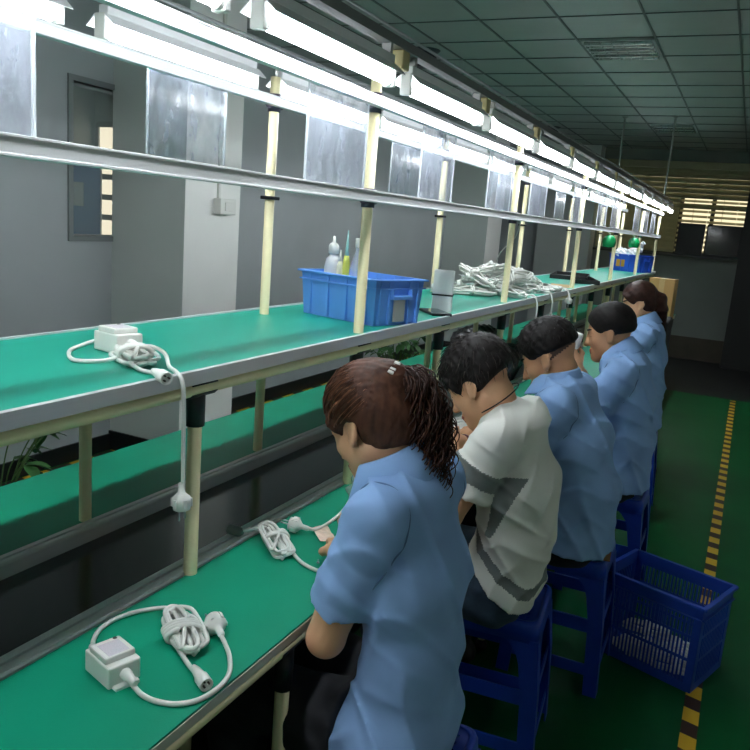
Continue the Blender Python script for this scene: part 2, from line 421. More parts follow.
bench('work_bench', 'far workbench topped with green matting, on the wall side of the line', -1.655, -1.315, -1.637, -1.633, [-0.27, 1.13, 2.53, 4.0, 5.4, 6.8, 8.2, 8.85], -1.33)

cv = thing('conveyor', 'dark green belt conveyor with aluminium rails between two benches', 'conveyor', (-1.14, 4.0, 0))
bm = B(); box(bm, -1.272, -1.003, Y0, Y1, 0.715, 0.722); obj('belt', bm, belt_green, cv)
for (xa, xb, n) in ((-1.003, -0.9535, 0), (-1.312, -1.272, 1)):
    bm = B()
    prof = [(xa, 0.66), (xb, 0.66), (xb, 0.752), (xb - 0.004, 0.756), ((xa + xb) / 2 + 0.004, 0.756), ((xa + xb) / 2 + 0.003, 0.752), ((xa + xb) / 2 - 0.003, 0.752), ((xa + xb) / 2 - 0.004, 0.756), (xa + 0.004, 0.756), (xa, 0.752)]
    prism(bm, prof, Y0, Y1); obj('side_rail', bm, alu, cv)
bm = B(); box(bm, -1.27, -1.005, Y0, Y1, 0.60, 0.70); box(bm, -0.985, -0.972, Y0, Y1, 0.18, 0.66); box(bm, -1.30, -1.288, Y0, Y1, 0.18, 0.66); obj('bed_panel', bm, dark_panel, cv)
for y in (-0.2, 1.5, 3.0, 4.5, 6.0, 7.5, 8.7):
    bm = B(); box(bm, -1.29, -1.25, y - 0.02, y + 0.02, 0, 0.6); box(bm, -1.025, -0.985, y - 0.02, y + 0.02, 0, 0.6); box(bm, -1.25, -1.025, y - 0.015, y + 0.015, 0.25, 0.28); obj('leg_frame', bm, alu, cv)

# rack over the line: posts, shelf, bars
FX, BX = -0.95, -1.325
front_full = [-2.3, -0.91, 0.49, 1.895, 3.30, 4.73, 6.12, 7.52, 8.88]
front_low = [-1.6, -0.2, 1.195, 2.53, 4.0, 5.42, 6.82, 8.2]
back_full = [-2.25, -0.84, 0.57, 1.985, 3.40, 4.83, 6.22, 7.62, 8.90]
back_low = [-0.12, 1.27, 2.65, 4.1, 5.5, 6.9, 8.3]
rk = thing('overhead_rack', 'cream pipe rack over the line, carrying a long green shelf and pale bars', 'rack', (-1.14, 4.0, 0))
bm = B(); box(bm, -1.40, -0.93, Y0, Y1 - 0.06, 1.170, 1.186); obj('shelf_board', bm, mat('grey_board', (150, 152, 146), 0.5), rk)
bm = B(); box(bm, -1.398, -0.926, Y0, Y1 - 0.065, 1.186, 1.19); obj('shelf_mat', bm, mat('green_shelf_mat', (16, 158, 134), 0.4, var=0.10, vscale=2.0, stretch=(1, 1, 1), bump=0.04, bscale=200), rk)
bm = B(); prism(bm, [(-0.926, 1.166), (-0.914, 1.166), (-0.914, 1.193), (-0.926, 1.193)], Y0, Y1 - 0.06); obj('front_edging', bm, alu, rk)
bm = B(); prism(bm, [(-1.41, 1.166), (-1.398, 1.166), (-1.398, 1.194), (-1.41, 1.194)], Y0, Y1 - 0.06); obj('rear_edging', bm, alu, rk)
for x in (FX + 0.012, BX - 0.03):
    bm = B(); tube(bm, [(x, Y0, 1.150), (x, Y1 - 0.06, 1.150)], 0.0145, 12); obj('shelf_beam', bm, cream, rk)
def post(x, y, ztop, low=False):
    bm = B(); tube(bm, [(x, y, 0.02), (x, y, ztop)], 0.0145, 12); p = obj('post', bm, cream, rk)
    bm = B(); tube(bm, [(x, y, 1.07), (x, y, 1.168)], 0.0195, 12); tube(bm, [(x + 0.006, y - 0.04, 1.150), (x + 0.006, y + 0.04, 1.150)], 0.020, 12); obj('pipe_joint', bm, joint_black, p)
    if not low:
        for zc in ((1.80, 1.556) if x > -1.1 else (1.812,)):
            bm = B(); tube(bm, [(x + 0.002, y - 0.028, zc), (x + 0.002, y + 0.028, zc)], 0.0165, 10); tube(bm, [(x, y, zc - 0.024), (x, y, zc + 0.026)], 0.0185, 12)
            for dy in (0.012, -0.012): lathe(bm, [(0.006, -0.006), (0.006, 0.004)], 8, M=orient((x + 0.02, y + dy, zc), (1, 0, 0)))
            obj('pipe_joint', bm, mat('dark_metal_joint', (72, 66, 80), 0.4, 0.4), p)
for y in front_full: post(FX, y, 1.872)
for y in front_low: post(FX, y, 1.166, True)
for y in back_full: post(BX, y, 1.885)
for y in back_full:
    bm = B(); bbox(bm, BX - 0.02, BX + 0.022, y - 0.022, y + 0.022, 1.536, 1.546, 0.002); obj('post_bracket', bm, joint_black, rk)
for y in back_low: post(BX, y, 1.166, True)
for y in front_full + front_low:
    bm = B(); tube(bm, [(FX, y + 0.03, 1.145), (BX - 0.03, y + 0.03, 1.145)], 0.013, 10); obj('cross_pipe', bm, cream, rk)
def rail(x, z0, z1, nm, m):
    w = 0.016
    bm = B(); prism(bm, [(x, z0), (x + w - 0.003, z0), (x + w + 0.002, z0 + 0.001), (x + w + 0.002, z0 + 0.004), (x + w, z0 + 0.005), (x + w, z1 - 0.005), (x + w + 0.002, z1 - 0.004), (x + w + 0.002, z1 - 0.001), (x + w - 0.003, z1), (x, z1)], Y0, Y1 - 0.02)
    return obj(nm, bm, m, rk)
rail(FX + 0.015, 1.787, 1.815, 'upper_bar', alu_white)
rail(BX + 0.015, 1.800, 1.828, 'upper_bar', alu_white)
rail(FX + 0.015, 1.546, 1.577, 'middle_bar', mat('middle_bar_aluminium', (228, 230, 230), 0.5, 0.0))

# lamps
tube_glow = emit('lamp_tube_glow', (244, 250, 255), 13.0)
hood_white = mat('white_lamp_hood', (236, 238, 240), 0.3)
def make_lamp(x, y, L, LZ):
    t = thing('tube_lamp', 'x', 'lamp', (x, y, LZ))
    bm = B()
    o = [(-0.040, 0.012), (-0.016, 0.034), (0.016, 0.034), (0.040, 0.012)]
    inn = [(0.0385, 0.0105), (0.0145, 0.032), (-0.0145, 0.032), (-0.0385, 0.0105)]
    prism(bm, o + inn, -L / 2, L / 2, M=Matrix.Translation((x, y, LZ))); obj('hood', bm, hood_white, t)
    bm = B(); bbox(bm, x - 0.014, x + 0.014, y - L / 2 + 0.01, y + L / 2 - 0.01, LZ + 0.034, LZ + 0.056, 0.003); obj('ballast_housing', bm, hood_white, t)
    bm = B(); tube(bm, [(x, y - L / 2 + 0.016, LZ - 0.002), (x, y + L / 2 - 0.016, LZ - 0.002)], 0.0125, 14); obj('lit_tube', bm, tube_glow, t)
    for s in (-1, 1):
        ye = y + s * (L / 2 - 0.006)
        bm = B(); bbox(bm, x - 0.015, x + 0.015, ye - 0.008, ye + 0.008, LZ - 0.018, LZ + 0.036, 0.003); lathe(bm, [(0.0145, -0.012), (0.0145, 0.012)], 14, M=orient((x, ye - s * 0.006, LZ - 0.002), (0, 1, 0)))
        obj('lamp_holder', bm, mat('lamp_holder_plastic', (236, 236, 230), 0.4), t)
        bm = B(); ys = y + s * (L / 2 - 0.03)
        box(bm, x - 0.012, x + 0.012, ys - 0.006, ys + 0.006, LZ + 0.055, LZ + 0.078)
        obj('hanging_strap', bm, mat('zinc_strap', (176, 178, 176), 0.4, 0.8), t)
    return t
NL = 14
words = ['nearest visible', 'second', 'third', 'fourth', 'fifth', 'sixth', 'seventh', 'eighth', 'ninth', 'tenth', 'eleventh', 'twelfth', 'thirteenth', 'fourteenth']
for row, (lx, ys, LSTEP, LLEN, LZ) in enumerate(((-0.86, 1.222, 0.665, 0.565, 1.838), (-1.345, 1.323, 0.70, 0.59, 1.857))):
    proto = None
    nm = 'front row over the workers' if row == 0 else 'back row on the wall side'
    vis = 0
    for k in range(NL + 3):
        y = ys + LLEN / 2 + LSTEP * (k - 5)
        if y - LLEN / 2 > 8.75: break
        if proto is None:
            proto = make_lamp(lx, y, LLEN, LZ); l = proto
        else:
            l = copy_tree(proto); l.location = (lx, y, LZ)
        l.rotation_euler = (0, 0, math.radians(random.uniform(-0.8, 0.8)))
        if k < 4: lab = 'lit tube lamp of the %s, out of the picture' % nm; grp = nm + ', out of view'
        else: lab = ('%s lit tube lamp in the %s' % (words[k - 4], nm)); grp = nm
        tag(l, lab, 'lamp', grp)
for x, lab in ((-0.86, 'grey cable track over the front row of lamps'), (-1.345, 'grey cable track over the back row of lamps')):
    tr = thing('lamp_track', lab, 'track', (x, 4, 1.936)); o_ = -0.02 if x > -1 else 0.0
    bm = B(); prism(bm, [(x - 0.016, 1.936 + o_), (x + 0.016, 1.936 + o_), (x + 0.016, 1.958 + o_), (x + 0.012, 1.958 + o_), (x + 0.012, 1.940 + o_), (x - 0.012, 1.940 + o_), (x - 0.012, 1.958 + o_), (x - 0.016, 1.958 + o_)], Y0, 8.95); obj('channel', bm, mat('track_grey', (120, 124, 124), 0.45, 0.5), tr)
    for y in front_full:
        px = FX if x > -1.1 else BX; py = y if x > -1.1 else y + 0.09
        if x < -1.1 and y > 8.5: py = 8.90
        bm = B(); tube(bm, [(px, py, 1.87), (px, py, 1.922 + o_), (x, py, 1.931 + o_)], 0.007, 8); obj('bracket', bm, steel, tr)
    bm = B(); 
    for k in range(2):
        tube(bm, [(x + 0.02 - 0.008 * k, Y0, 1.965 + o_ + 0.006 * k), (x + 0.02 - 0.008 * k, 4.0, 1.963 + o_ + 0.006 * k), (x + 0.02 - 0.008 * k, 8.9, 1.965 + o_ + 0.006 * k)], 0.0035, 6)
    obj('cable_run', bm, mat('grey_cable', (150, 156, 156), 0.5), tr)
    if x > -1.0:
        for y in (1.837, 2.502, 3.167, 3.832, 4.497, 5.162, 5.827):
            bm = B(); bbox(bm, x - 0.02, x + 0.018, y - 0.02, y + 0.02, 1.870, 1.915, 0.004); obj('socket_outlet', bm, mat('ivory_socket', (206, 192, 140), 0.45), tr)
for (x, y, lab) in ((-0.86, 8.15, 'thin rod hanging from the ceiling to the front lamp track'), (-1.345, 8.25, 'thin rod hanging from the ceiling to the back lamp track')):
    r = thing('hanging_rod', lab, 'rod', (x, y, ZC)); bm = B(); tube(bm, [(x, y, 1.935 if x > -1 else 1.955), (x, y, ZC)], 0.009, 8); obj('rod', bm, mat('rod_grey', (150, 156, 150), 0.5), r)
    bm = B(); lathe(bm, [(0.03, 0.0), (0.03, -0.008), (0.012, -0.02)], 14, M=Matrix.Translation((x, y, ZC))); obj('ceiling_plate', bm, mat('rod_grey', (150, 156, 150), 0.5), r)

# clear plastic sheets hung from the upper bars
sheet_m = clear('clear_sheet', (214, 222, 238), 0.14, 0.26, 0.18)
clip_m = mat('clip_white', (225, 226, 230), 0.4)
fp = [(0.46, 0.805), (1.545, 1.84), (2.214, 2.494), (2.875, 3.185), (3.50, 3.80), (4.42, 4.69), (5.21, 5.53), (5.75, 6.05), (6.90, 7.22), (7.55, 7.85), (8.10, 8.42)]
bp = [(1.446, 1.742), (2.80, 3.10), (4.20, 4.5), (5.6, 5.9)]
ords = ['nearest', 'second nearest', 'third nearest', 'fourth nearest', 'fifth nearest', 'sixth nearest', 'seventh nearest', 'eighth nearest', 'ninth nearest', 'tenth nearest', 'farthest']
for row, (lst, x, ztop, zbot) in enumerate(((fp, FX + 0.0095, 1.806, 1.560), (bp, BX + 0.0095, 1.818, 1.612))):
    for k, (ya, yb) in enumerate(lst):
        lab = '%s clear scuffed plastic sheet hanging from the %s upper bar' % (ords[k] if not (row and k == len(bp) - 1) else 'farthest', 'front' if row == 0 else 'rear')
        s = thing('plastic_sheet', lab, 'plastic sheet', (x, (ya + yb) / 2, ztop), 'clear plastic sheets on the upper bars')
        bm = B(); box(bm, x - 0.0012, x + 0.0012, ya, yb, zbot, ztop); obj('sheet', bm, sheet_m, s)
        for ye in (ya, yb):
            bm = B(); box(bm, x - 0.002, x + 0.002, ye - 0.0025, ye + 0.0025, zbot, ztop); obj('edge_bead', bm, clear('sheet_edge', (236, 240, 246), 0.2, 0.65), s)
        for ye in (ya + 0.05, yb - 0.05):
            bm = B(); bbox(bm, x - 0.006, x + 0.006, ye - 0.012, ye + 0.012, ztop - 0.018, ztop + 0.012, 0.002); obj('clip', bm, clip_m, s)
# switch box on the near pier
sw = thing('switch_box', 'white switch box with conduit on the white face of the near wall pier', 'switch', (-2.82, 3.72, 1.47))
bm = B(); bbox(bm, -2.83, -2.775, 3.66, 3.81, 1.465, 1.555, 0.005); obj('box', bm, mat('switch_white', (224, 224, 218), 0.4), sw)
bm = B(); bbox(bm, -2.776, -2.768, 3.70, 3.77, 1.485, 1.535, 0.003); obj('rocker_plate', bm, mat('switch_white', (224, 224, 218), 0.4), sw)
bm = B(); bbox(bm, -2.83, -2.812, 3.69, 3.71, 1.55, ZC - 0.01, 0.003); obj('conduit', bm, mat('switch_white', (224, 224, 218), 0.4), sw)

# ------------------------------------------------------------------ implicit surfaces for bodies, clothes and hair
class Vol:
    def __init__(s, lo, hi, h, far=0.12):
        s.lo = np.array(lo, np.float32); s.h = h
        s.n = np.maximum(4, np.ceil((np.array(hi) - np.array(lo)) / h).astype(int) + 1)
        s.d = np.full(s.n, far, np.float32)
    def sub(s, lo, hi, m):
        a = np.maximum(0, np.floor((np.array(lo) - m - s.lo) / s.h).astype(int)); b = np.minimum(s.n, np.ceil((np.array(hi) + m - s.lo) / s.h).astype(int) + 1)
        if np.any(b <= a): return None, None
        ax = [s.lo[i] + s.h * np.arange(a[i], b[i], dtype=np.float32) for i in range(3)]
        P = np.stack(np.meshgrid(*ax, indexing='ij'), -1)
        return (slice(a[0], b[0]), slice(a[1], b[1]), slice(a[2], b[2])), P
    def op(s, fn, lo, hi, k=0.0, mode='u', m=0.03):
        sl, P = s.sub(lo, hi, m + k)
        if sl is None: return
        v = fn(P).astype(np.float32); d = s.d[sl]
        if mode == 'u': s.d[sl] = smin(d, v, k)
        elif mode == 's': s.d[sl] = -smin(-d, v, k)
        elif mode == 'i': s.d[sl] = -smin(-d, -v, k)
    def cap(s, a, b, ra, rb=None, k=0.02, mode='u', flat=None, sc=1.0):
        """tapered capsule; flat = unit axis along which the section is divided by sc (sc<1: wider)"""
        a = np.array(a, np.float32); b = np.array(b, np.float32); rb = ra if rb is None else rb
        R = max(ra, rb) / min(1.0, sc)
        def fn(P):
            A, Bq, Q = a, b, P
            if flat is not None:
                fl = np.array(flat, np.float32); fl = fl / np.linalg.norm(fl)
                Q = P - (P @ fl)[..., None] * fl * (1 - sc); A = a - (a @ fl) * fl * (1 - sc); Bq = b - (b @ fl) * fl * (1 - sc)
            ab = Bq - A; L = float(ab @ ab) + 1e-9
            t = np.clip(((Q - A) @ ab) / L, 0, 1)
            return np.linalg.norm(Q - A - t[..., None] * ab, axis=-1) - (ra + (rb - ra) * t)
        s.op(fn, np.minimum(a, b) - R, np.maximum(a, b) + R, k, mode)
    def ell(s, c, r, Rm=None, k=0.02, mode='u'):
        c = np.array(c, np.float32); r = np.array(r, np.float32)
        Rm = np.eye(3, dtype=np.float32) if Rm is None else np.array(Rm, np.float32)
        def fn(P):
            q = (P - c) @ Rm.T
            k0 = np.linalg.norm(q / r, axis=-1); k1 = np.linalg.norm(q / (r * r), axis=-1) + 1e-6
            return k0 * (k0 - 1) / k1
        R = float(r.max()); s.op(fn, c - R, c + R, k, mode)
    def plane(s, p, n, k=0.0, lo=None, hi=None):
        """keep the side opposite to n (optionally only inside a region)"""
        p = np.array(p, np.float32); n = np.array(n, np.float32); n = n / np.linalg.norm(n)
        lo = s.lo if lo is None else lo; hi = s.lo + s.h * s.n if hi is None else hi
        sl, P = s.sub(lo, hi, 0)
        if sl is None: return
        s.d[sl] = -smin(-s.d[sl], -((P - p) @ n).astype(np.float32), k)
    def disp(s, fn, band=0.03):
        idx = np.nonzero(np.abs(s.d) < band); P = np.stack(idx, -1).astype(np.float32) * s.h + s.lo
        s.d[idx] += fn(P).astype(np.float32)
    def mesh(s):
        return surface_nets(s.d, s.lo, s.h)

def smin(a, b, k):
    if k <= 0: return np.minimum(a, b)
    h = np.maximum(k - np.abs(a - b), 0) / k
    return np.minimum(a, b) - h * h * k * 0.25

def surface_nets(d, lo, h):
    ins = d < 0
    nx, ny, nz = d.shape
    cnt = np.zeros((nx - 1, ny - 1, nz - 1), np.int8)
    for i in (0, 1):
        for j in (0, 1):
            for k in (0, 1):
                cnt += ins[i:nx - 1 + i, j:ny - 1 + j, k:nz - 1 + k]
    act = np.argwhere((cnt > 0) & (cnt < 8))
    vid = np.full(cnt.shape, -1, np.int32); vid[tuple(act.T)] = np.arange(len(act))
    corners = np.array([(i, j, k) for i in (0, 1) for j in (0, 1) for k in (0, 1)])
    val = np.stack([d[act[:, 0] + c[0], act[:, 1] + c[1], act[:, 2] + c[2]] for c in corners], 1)
    acc = np.zeros((len(act), 3)); n = np.zeros(len(act))
    for a in range(8):
        for b in range(a + 1, 8):
            if np.abs(corners[a] - corners[b]).sum() != 1: continue
            va, vb = val[:, a], val[:, b]; m = (va < 0) != (vb < 0)
            t = np.where(m, va / np.where(m, va - vb, 1), 0)
            p = corners[a] + (corners[b] - corners[a]) * t[:, None]
            acc[m] += p[m]; n[m] += 1
    V = (act + acc / n[:, None]) * h + lo
    F = []
    for ax in range(3):
        sl0 = [slice(None)] * 3; sl1 = [slice(None)] * 3; sl0[ax] = slice(0, -1); sl1[ax] = slice(1, None)
        A = ins[tuple(sl0)]; Bq = ins[tuple(sl1)]
        e = np.argwhere(A != Bq); u, v = [(1, 2), (2, 0), (0, 1)][ax]
        ok = (e[:, u] > 0) & (e[:, v] > 0) & (e[:, u] < d.shape[u] - 1) & (e[:, v] < d.shape[v] - 1); e = e[ok]
        if not len(e): continue
        q = []
        for du, dv in ((1, 1), (0, 1), (0, 0), (1, 0)):
            c = e.copy(); c[:, u] -= du; c[:, v] -= dv; q.append(vid[tuple(c.T)])
        q = np.stack(q, 1); flip = ~A[tuple(e.T)]
        q[flip] = q[flip][:, ::-1]; F.append(q)
    F = np.concatenate(F) if F else np.zeros((0, 4), int)
    F = F[(F >= 0).all(1)]
    return V, F

def np_mesh(name, V, F, mats, parent, origin, smooth=True, mat_fn=None, relax=0):
    V = np.array(V, np.float64)
    for _ in range(relax):
        acc = np.zeros_like(V); n = np.zeros(len(V))
        for a, b in ((0, 1), (1, 2), (2, 3), (3, 0)):
            np.add.at(acc, F[:, a], V[F[:, b]]); np.add.at(acc, F[:, b], V[F[:, a]]); np.add.at(n, F[:, a], 1); np.add.at(n, F[:, b], 1)
        V = V * 0.5 + 0.5 * acc / np.maximum(n, 1)[:, None]
    me = bpy.data.meshes.new(name)
    me.vertices.add(len(V)); me.vertices.foreach_set('co', (V - np.array(origin)).astype(np.float32).ravel())
    me.loops.add(len(F) * 4); me.loops.foreach_set('vertex_index', F.astype(np.int32).ravel())
    me.polygons.add(len(F)); me.polygons.foreach_set('loop_start', np.arange(0, len(F) * 4, 4, dtype=np.int32))
    try: me.polygons.foreach_set('loop_total', np.full(len(F), 4, np.int32))
    except Exception: pass
    me.polygons.foreach_set('use_smooth', np.full(len(F), smooth))
    if mat_fn is not None:
        cen = V[F].mean(1); me.polygons.foreach_set('material_index', mat_fn(cen).astype(np.int32))
    me.update(calc_edges=True); me.validate()
    return link_mesh(name, me, mats, parent)

def wav(P, k, ph=0.0, warp=0.0, wk=(7, 5, 9)):
    k = np.array(k, np.float32); w = np.sin(P @ np.array(wk, np.float32) + ph * 1.7) * warp if warp else 0
    return np.sin(P @ k + ph + w)

# ------------------------------------------------------------------ people
skin_m = mat('skin', (226, 172, 134), 0.5, var=0.05, vscale=14, bump=0.04, bscale=220)
skin_d = mat('tanned_skin', (206, 152, 114), 0.5, var=0.05, vscale=14, bump=0.04, bscale=220)
shirt_blue = mat('light_blue_work_shirt', (144, 182, 232), 0.75, var=0.05, vscale=6, bump=0.06, bscale=700)
shirt_seam = mat('shirt_seam', (98, 128, 180), 0.8)
tee_white = mat('white_tee', (238, 238, 230), 0.8, var=0.03, vscale=6, bump=0.06, bscale=700)
tee_grey = mat('grey_tee_panel', (128, 134, 132), 0.8, var=0.08, vscale=30)
denim = mat('blue_denim', (58, 78, 98), 0.8, var=0.25, vscale=26, bump=0.1, bscale=500)
trouser_dark = mat('dark_trousers', (26, 28, 34), 0.8, var=0.2, vscale=10)
shoe_m = mat('dark_shoe', (28, 28, 30), 0.5)
hair_black = mat('black_hair', (30, 26, 25), 0.6, var=0.3, vscale=40, spec=0.25)
hair_brown = mat('brown_hair', (86, 54, 40), 0.55, spec=0.25, var=0.45, vscale=5, stretch=(14, 14, 3))
hair_brown_light = mat('light_brown_hair_strands', (132, 86, 60), 0.45, var=0.3, vscale=20, spec=0.3)
hair_dark_brown = mat('dark_brown_curls', (60, 35, 28), 0.48, var=0.4, vscale=40, spec=0.3)
eye_w = mat('eye_white', (226, 222, 214), 0.25); eye_d = mat('eye_dark', (22, 18, 16), 0.2); stub_m = mat('stubble_scalp', (92, 70, 58), 0.7, var=0.2, vscale=200); lip_m = mat('lips', (170, 96, 84), 0.5)

def V3(v): return np.array(v, np.float64)
def rot(yaw, pitch, roll=0.0):
    """rows: forward, left, up of a head (or hand). yaw 0 faces -X, positive turns to +Y; pitch positive looks down"""
    F = V3([-math.cos(yaw), math.sin(yaw), 0]); L = V3([-math.sin(yaw), -math.cos(yaw), 0]); U = V3([0, 0, 1])
    F2 = F * math.cos(pitch) - U * math.sin(pitch); U2 = U * math.cos(pitch) + F * math.sin(pitch)
    L2 = L * math.cos(roll) + U2 * math.sin(roll); U3 = U2 * math.cos(roll) - L * math.sin(roll)
    return np.stack([F2, L2, U3])

def hand(v, wrist, d, palm_n, thumb_side, curl=0.6, s=1.0, spread=0.1):
    """palm + four fingers + thumb. d: hand direction, palm_n: where the palm faces, thumb_side: direction of the thumb"""
    d = V3(d) / np.linalg.norm(d); n = V3(palm_n); n = n - d * (n @ d); n /= np.linalg.norm(n); t = np.cross(d, n); t = t * (1 if t @ V3(thumb_side) > 0 else -1)
    w = V3(wrist)
    v.cap(w, w + d * 0.03 * s, 0.021 * s, 0.022 * s, 0.02, flat=t, sc=0.75)
    v.cap(w + d * 0.035 * s, w + d * 0.075 * s, 0.0155 * s, 0.0145 * s, 0.015, flat=t, sc=0.42)
    ln = [0.040, 0.046, 0.043, 0.034]
    for i in range(4):
        off = (1.5 - i) * 0.0185 * s
        p = w + d * (0.085 - abs(i - 1.2) * 0.004) * s + t * off
        dd = d + t * (1.5 - i) * spread; dd /= np.linalg.norm(dd); a = 0.25 + curl * 0.25
        r = (0.0092, 0.0096, 0.0092, 0.0082)[i] * s
        for seg in range(3):
            L = ln[i] * s * (1.0, 0.66, 0.52)[seg]
            e = dd * math.cos(a) + n * math.sin(a)
            q = p + e * L; v.cap(p, q, r, r * 0.9, 0.006); p = q; r *= 0.92; a += curl * (1.0 + 0.15 * i)
    p = w + d * 0.028 * s + t * 0.022 * s; e = d * 0.62 + t * 0.62 + n * 0.45; e /= np.linalg.norm(e)
    q = p + e * 0.042 * s; v.cap(p, q, 0.013 * s, 0.0105 * s, 0.012); e2 = d * 0.85 + n * 0.55 - t * 0.05; e2 /= np.linalg.norm(e2)
    v.cap(q, q + e2 * 0.034 * s, 0.0105 * s, 0.0085 * s, 0.006)

def person(P):
    px, py = P['pos']; yaw = P.get('yaw', 0.0); s = P.get('s', 1.0); fem = P.get('fem', False)
    BF = V3([-math.cos(yaw), math.sin(yaw), 0]); BL = V3([-math.sin(yaw), -math.cos(yaw), 0]); BU = V3([0, 0, 1])
    O = V3([px, py, 0])
    W = lambda q: O + BF * q[0] + BL * q[1] + BU * q[2]
    J = {k: W(q) for k, q in P['J'].items()}
    root = thing('person', P['label'], 'person', (px, py, 0), P.get('group'))
    h = P['h']
    Rh = rot(yaw + P['head'][0], P['head'][1], P['head'][2]); hs = P.get('hs', 0.94) * s
    Hc = J['head']; HW = lambda q: Hc + (q[0] * Rh[0] + q[1] * Rh[1] + q[2] * Rh[2]) * hs
    sk = P.get('skin', skin_m)
    allp = np.array(list(J.values())); lo = allp.min(0) - 0.2; hi = allp.max(0) + 0.22; lo[2] = -0.01
    Lw = BL; rd, rw = P['torso']; wf, pv = P.get('waistf', 0.88), P.get('pelvf', 1.08)
    sc = rd / rw
    # ---------------- body
    v = Vol(lo, hi, h)
    v.cap(J['pelvis'], J['waist'], rd * pv * 0.97, rd * wf * 0.95, 0.03, flat=Lw, sc=sc); v.cap(J['waist'], J['chest'], rd * wf * 0.95, rd, 0.03, flat=Lw, sc=sc)
    v.cap(J['chest'], J['upper'], rd, rd * 0.8, 0.03, flat=Lw, sc=sc * 1.02)
    v.cap(J['sl'], J['sr'], 0.047 * s, 0.047 * s, 0.05)
    nk = HW((-0.028, 0, -0.055)); nb = J['neck']
    v.cap(nb, nk, 0.058 * s * (0.9 if fem else 1.0), 0.05 * s * (0.9 if fem else 1.03), 0.03)
    for sd in ('l', 'r'):
        v.cap(J['s' + sd], J['e' + sd], 0.046 * s * P.get('arm', 1), 0.036 * s * P.get('arm', 1), 0.02); v.cap(J['e' + sd], J['w' + sd], 0.037 * s * P.get('arm', 1), 0.023 * s, 0.012)
        hd = P['hand' + sd]; hand(v, J['w' + sd], hd[0], hd[1], hd[2], hd[3], s * (0.9 if fem else 0.98))
        v.cap(J['h' + sd], J['k' + sd], 0.08 * s, 0.055 * s, 0.03); v.cap(J['k' + sd], J['a' + sd], 0.054 * s, 0.036 * s, 0.02)
    # head
    v.ell(HW((-0.012, 0, 0.035)), np.array((0.098, 0.077, 0.083)) * hs, Rh, 0.02)
    v.ell(HW((0.030, 0, -0.035)), np.array((0.062, 0.060, 0.082)) * hs, Rh, 0.025)
    v.cap(HW((0.072, 0, -0.104)), HW((0.070, 0, -0.100)), 0.020 * hs, 0.022 * hs, 0.02)
    for sd in (1, -1):
        v.cap(HW((0.068, 0.006 * sd, -0.102)), HW((0.004, 0.050 * sd, -0.066)), 0.019 * hs, 0.021 * hs, 0.025)
        v.ell(HW((0.055, 0.040 * sd, -0.030)), np.array((0.026, 0.022, 0.022)) * hs, Rh, 0.02)
        v.cap(HW((0.083, 0.012 * sd, 0.016)), HW((0.068, 0.046 * sd, 0.012)), 0.011 * hs, 0.010 * hs, 0.014)
        v.ell(HW((0.094, 0.031 * sd, -0.006)), np.array((0.014, 0.017, 0.011)) * hs, Rh, 0.012, 's')
        v.ell(HW((0.076, 0.031 * sd, -0.006)), np.array((0.014, 0.015, 0.012)) * hs, Rh, 0.002)
        v.ell(HW((0.096, 0.012 * sd, -0.043)), np.array((0.010, 0.009, 0.008)) * hs, Rh, 0.006)
        # ear
        Re = rot(yaw + P['head'][0] + 0.35 * sd, P['head'][1] - 0.2, P['head'][2])
        v.ell(HW((-0.008, 0.079 * sd, -0.012)), np.array((0.021, 0.007, 0.034)) * hs, Re, 0.006)
        v.ell(HW((-0.003, 0.088 * sd, -0.010)), np.array((0.011, 0.007, 0.020)) * hs, Re, 0.004, 's')
        v.ell(HW((0.004, 0.077 * sd, -0.036)), np.array((0.009, 0.007, 0.011)) * hs, Re, 0.006)
    v.cap(HW((0.090, 0, 0.004)), HW((0.112, 0, -0.040)), 0.0075 * hs, 0.0115 * hs, 0.010)
    v.cap(HW((0.092, 0.015, -0.070)), HW((0.092, -0.015, -0.070)), 0.0085 * hs, 0.0085 * hs, 0.008)
    v.cap(HW((0.088, 0.012, -0.081)), HW((0.088, -0.012, -0.081)), 0.0085 * hs, 0.0085 * hs, 0.008)
    # hide what the clothes cover a little deeper
    V, F = v.mesh()
    def mfn(c):
        q = (c - Hc) @ Rh.T / hs
        m = np.zeros(len(c), int)
        lip = (np.abs(q[:, 1]) < 0.024 - 0.25 * np.abs(q[:, 2] + 0.0755)) & (np.abs(q[:, 2] + 0.0755) < 0.0125) & (q[:, 0] > 0.075); m[lip] = 1
        if P.get('fade'):
            fd = P['fade']; q2 = q[:, 2] + 0.35 * np.minimum(0, q[:, 0] + 0.03)
            m[(q2 > fd) & (q[:, 0] < 0.055 - 0.9 * np.maximum(0, 0.05 - q[:, 2])) & (np.abs(q[:, 1]) < 0.0815) & ~((np.abs(q[:, 1]) > 0.068) & (q[:, 2] < 0.03) & (q[:, 0] > -0.034) & (q[:, 0] < 0.02))] = 2
        return m
    body = np_mesh('body', V, F, [sk, lip_m, stub_m], root, O, mat_fn=mfn, relax=1)
    # eyes and brows
    for sd in (1, -1):
        bm = B(); a = [HW((0.0905, sd * (0.016 + 0.030 * t), -0.006 + 0.004 * math.sin(t * PI))) - Rh[0] * 0.012 * t * hs for t in (0, .25, .5, .75, 1)]
        tube(bm, [Vector(p) for p in a], [0.0012, 0.0022, 0.0026, 0.0022, 0.001], 6); obj('eyelashes', bm, eye_d, root, origin=O)
        bm = B(); a = [HW((0.093 - 0.022 * t * t, sd * (0.013 + 0.040 * t), 0.020 + 0.006 * math.sin(t * 2.2))) for t in (0, .25, .5, .75, 1)]
        tube(bm, [Vector(p) for p in a], [0.0028, 0.004, 0.0042, 0.0034, 0.0015], 6); obj('eyebrow', bm, hair_black, root, origin=O)
    # ---------------- trousers
    tr = Vol(lo, (hi[0], hi[1], J['waist'][2] + 0.1), max(h, 0.007))
    pf = rd * pv * 0.97 + 0.008
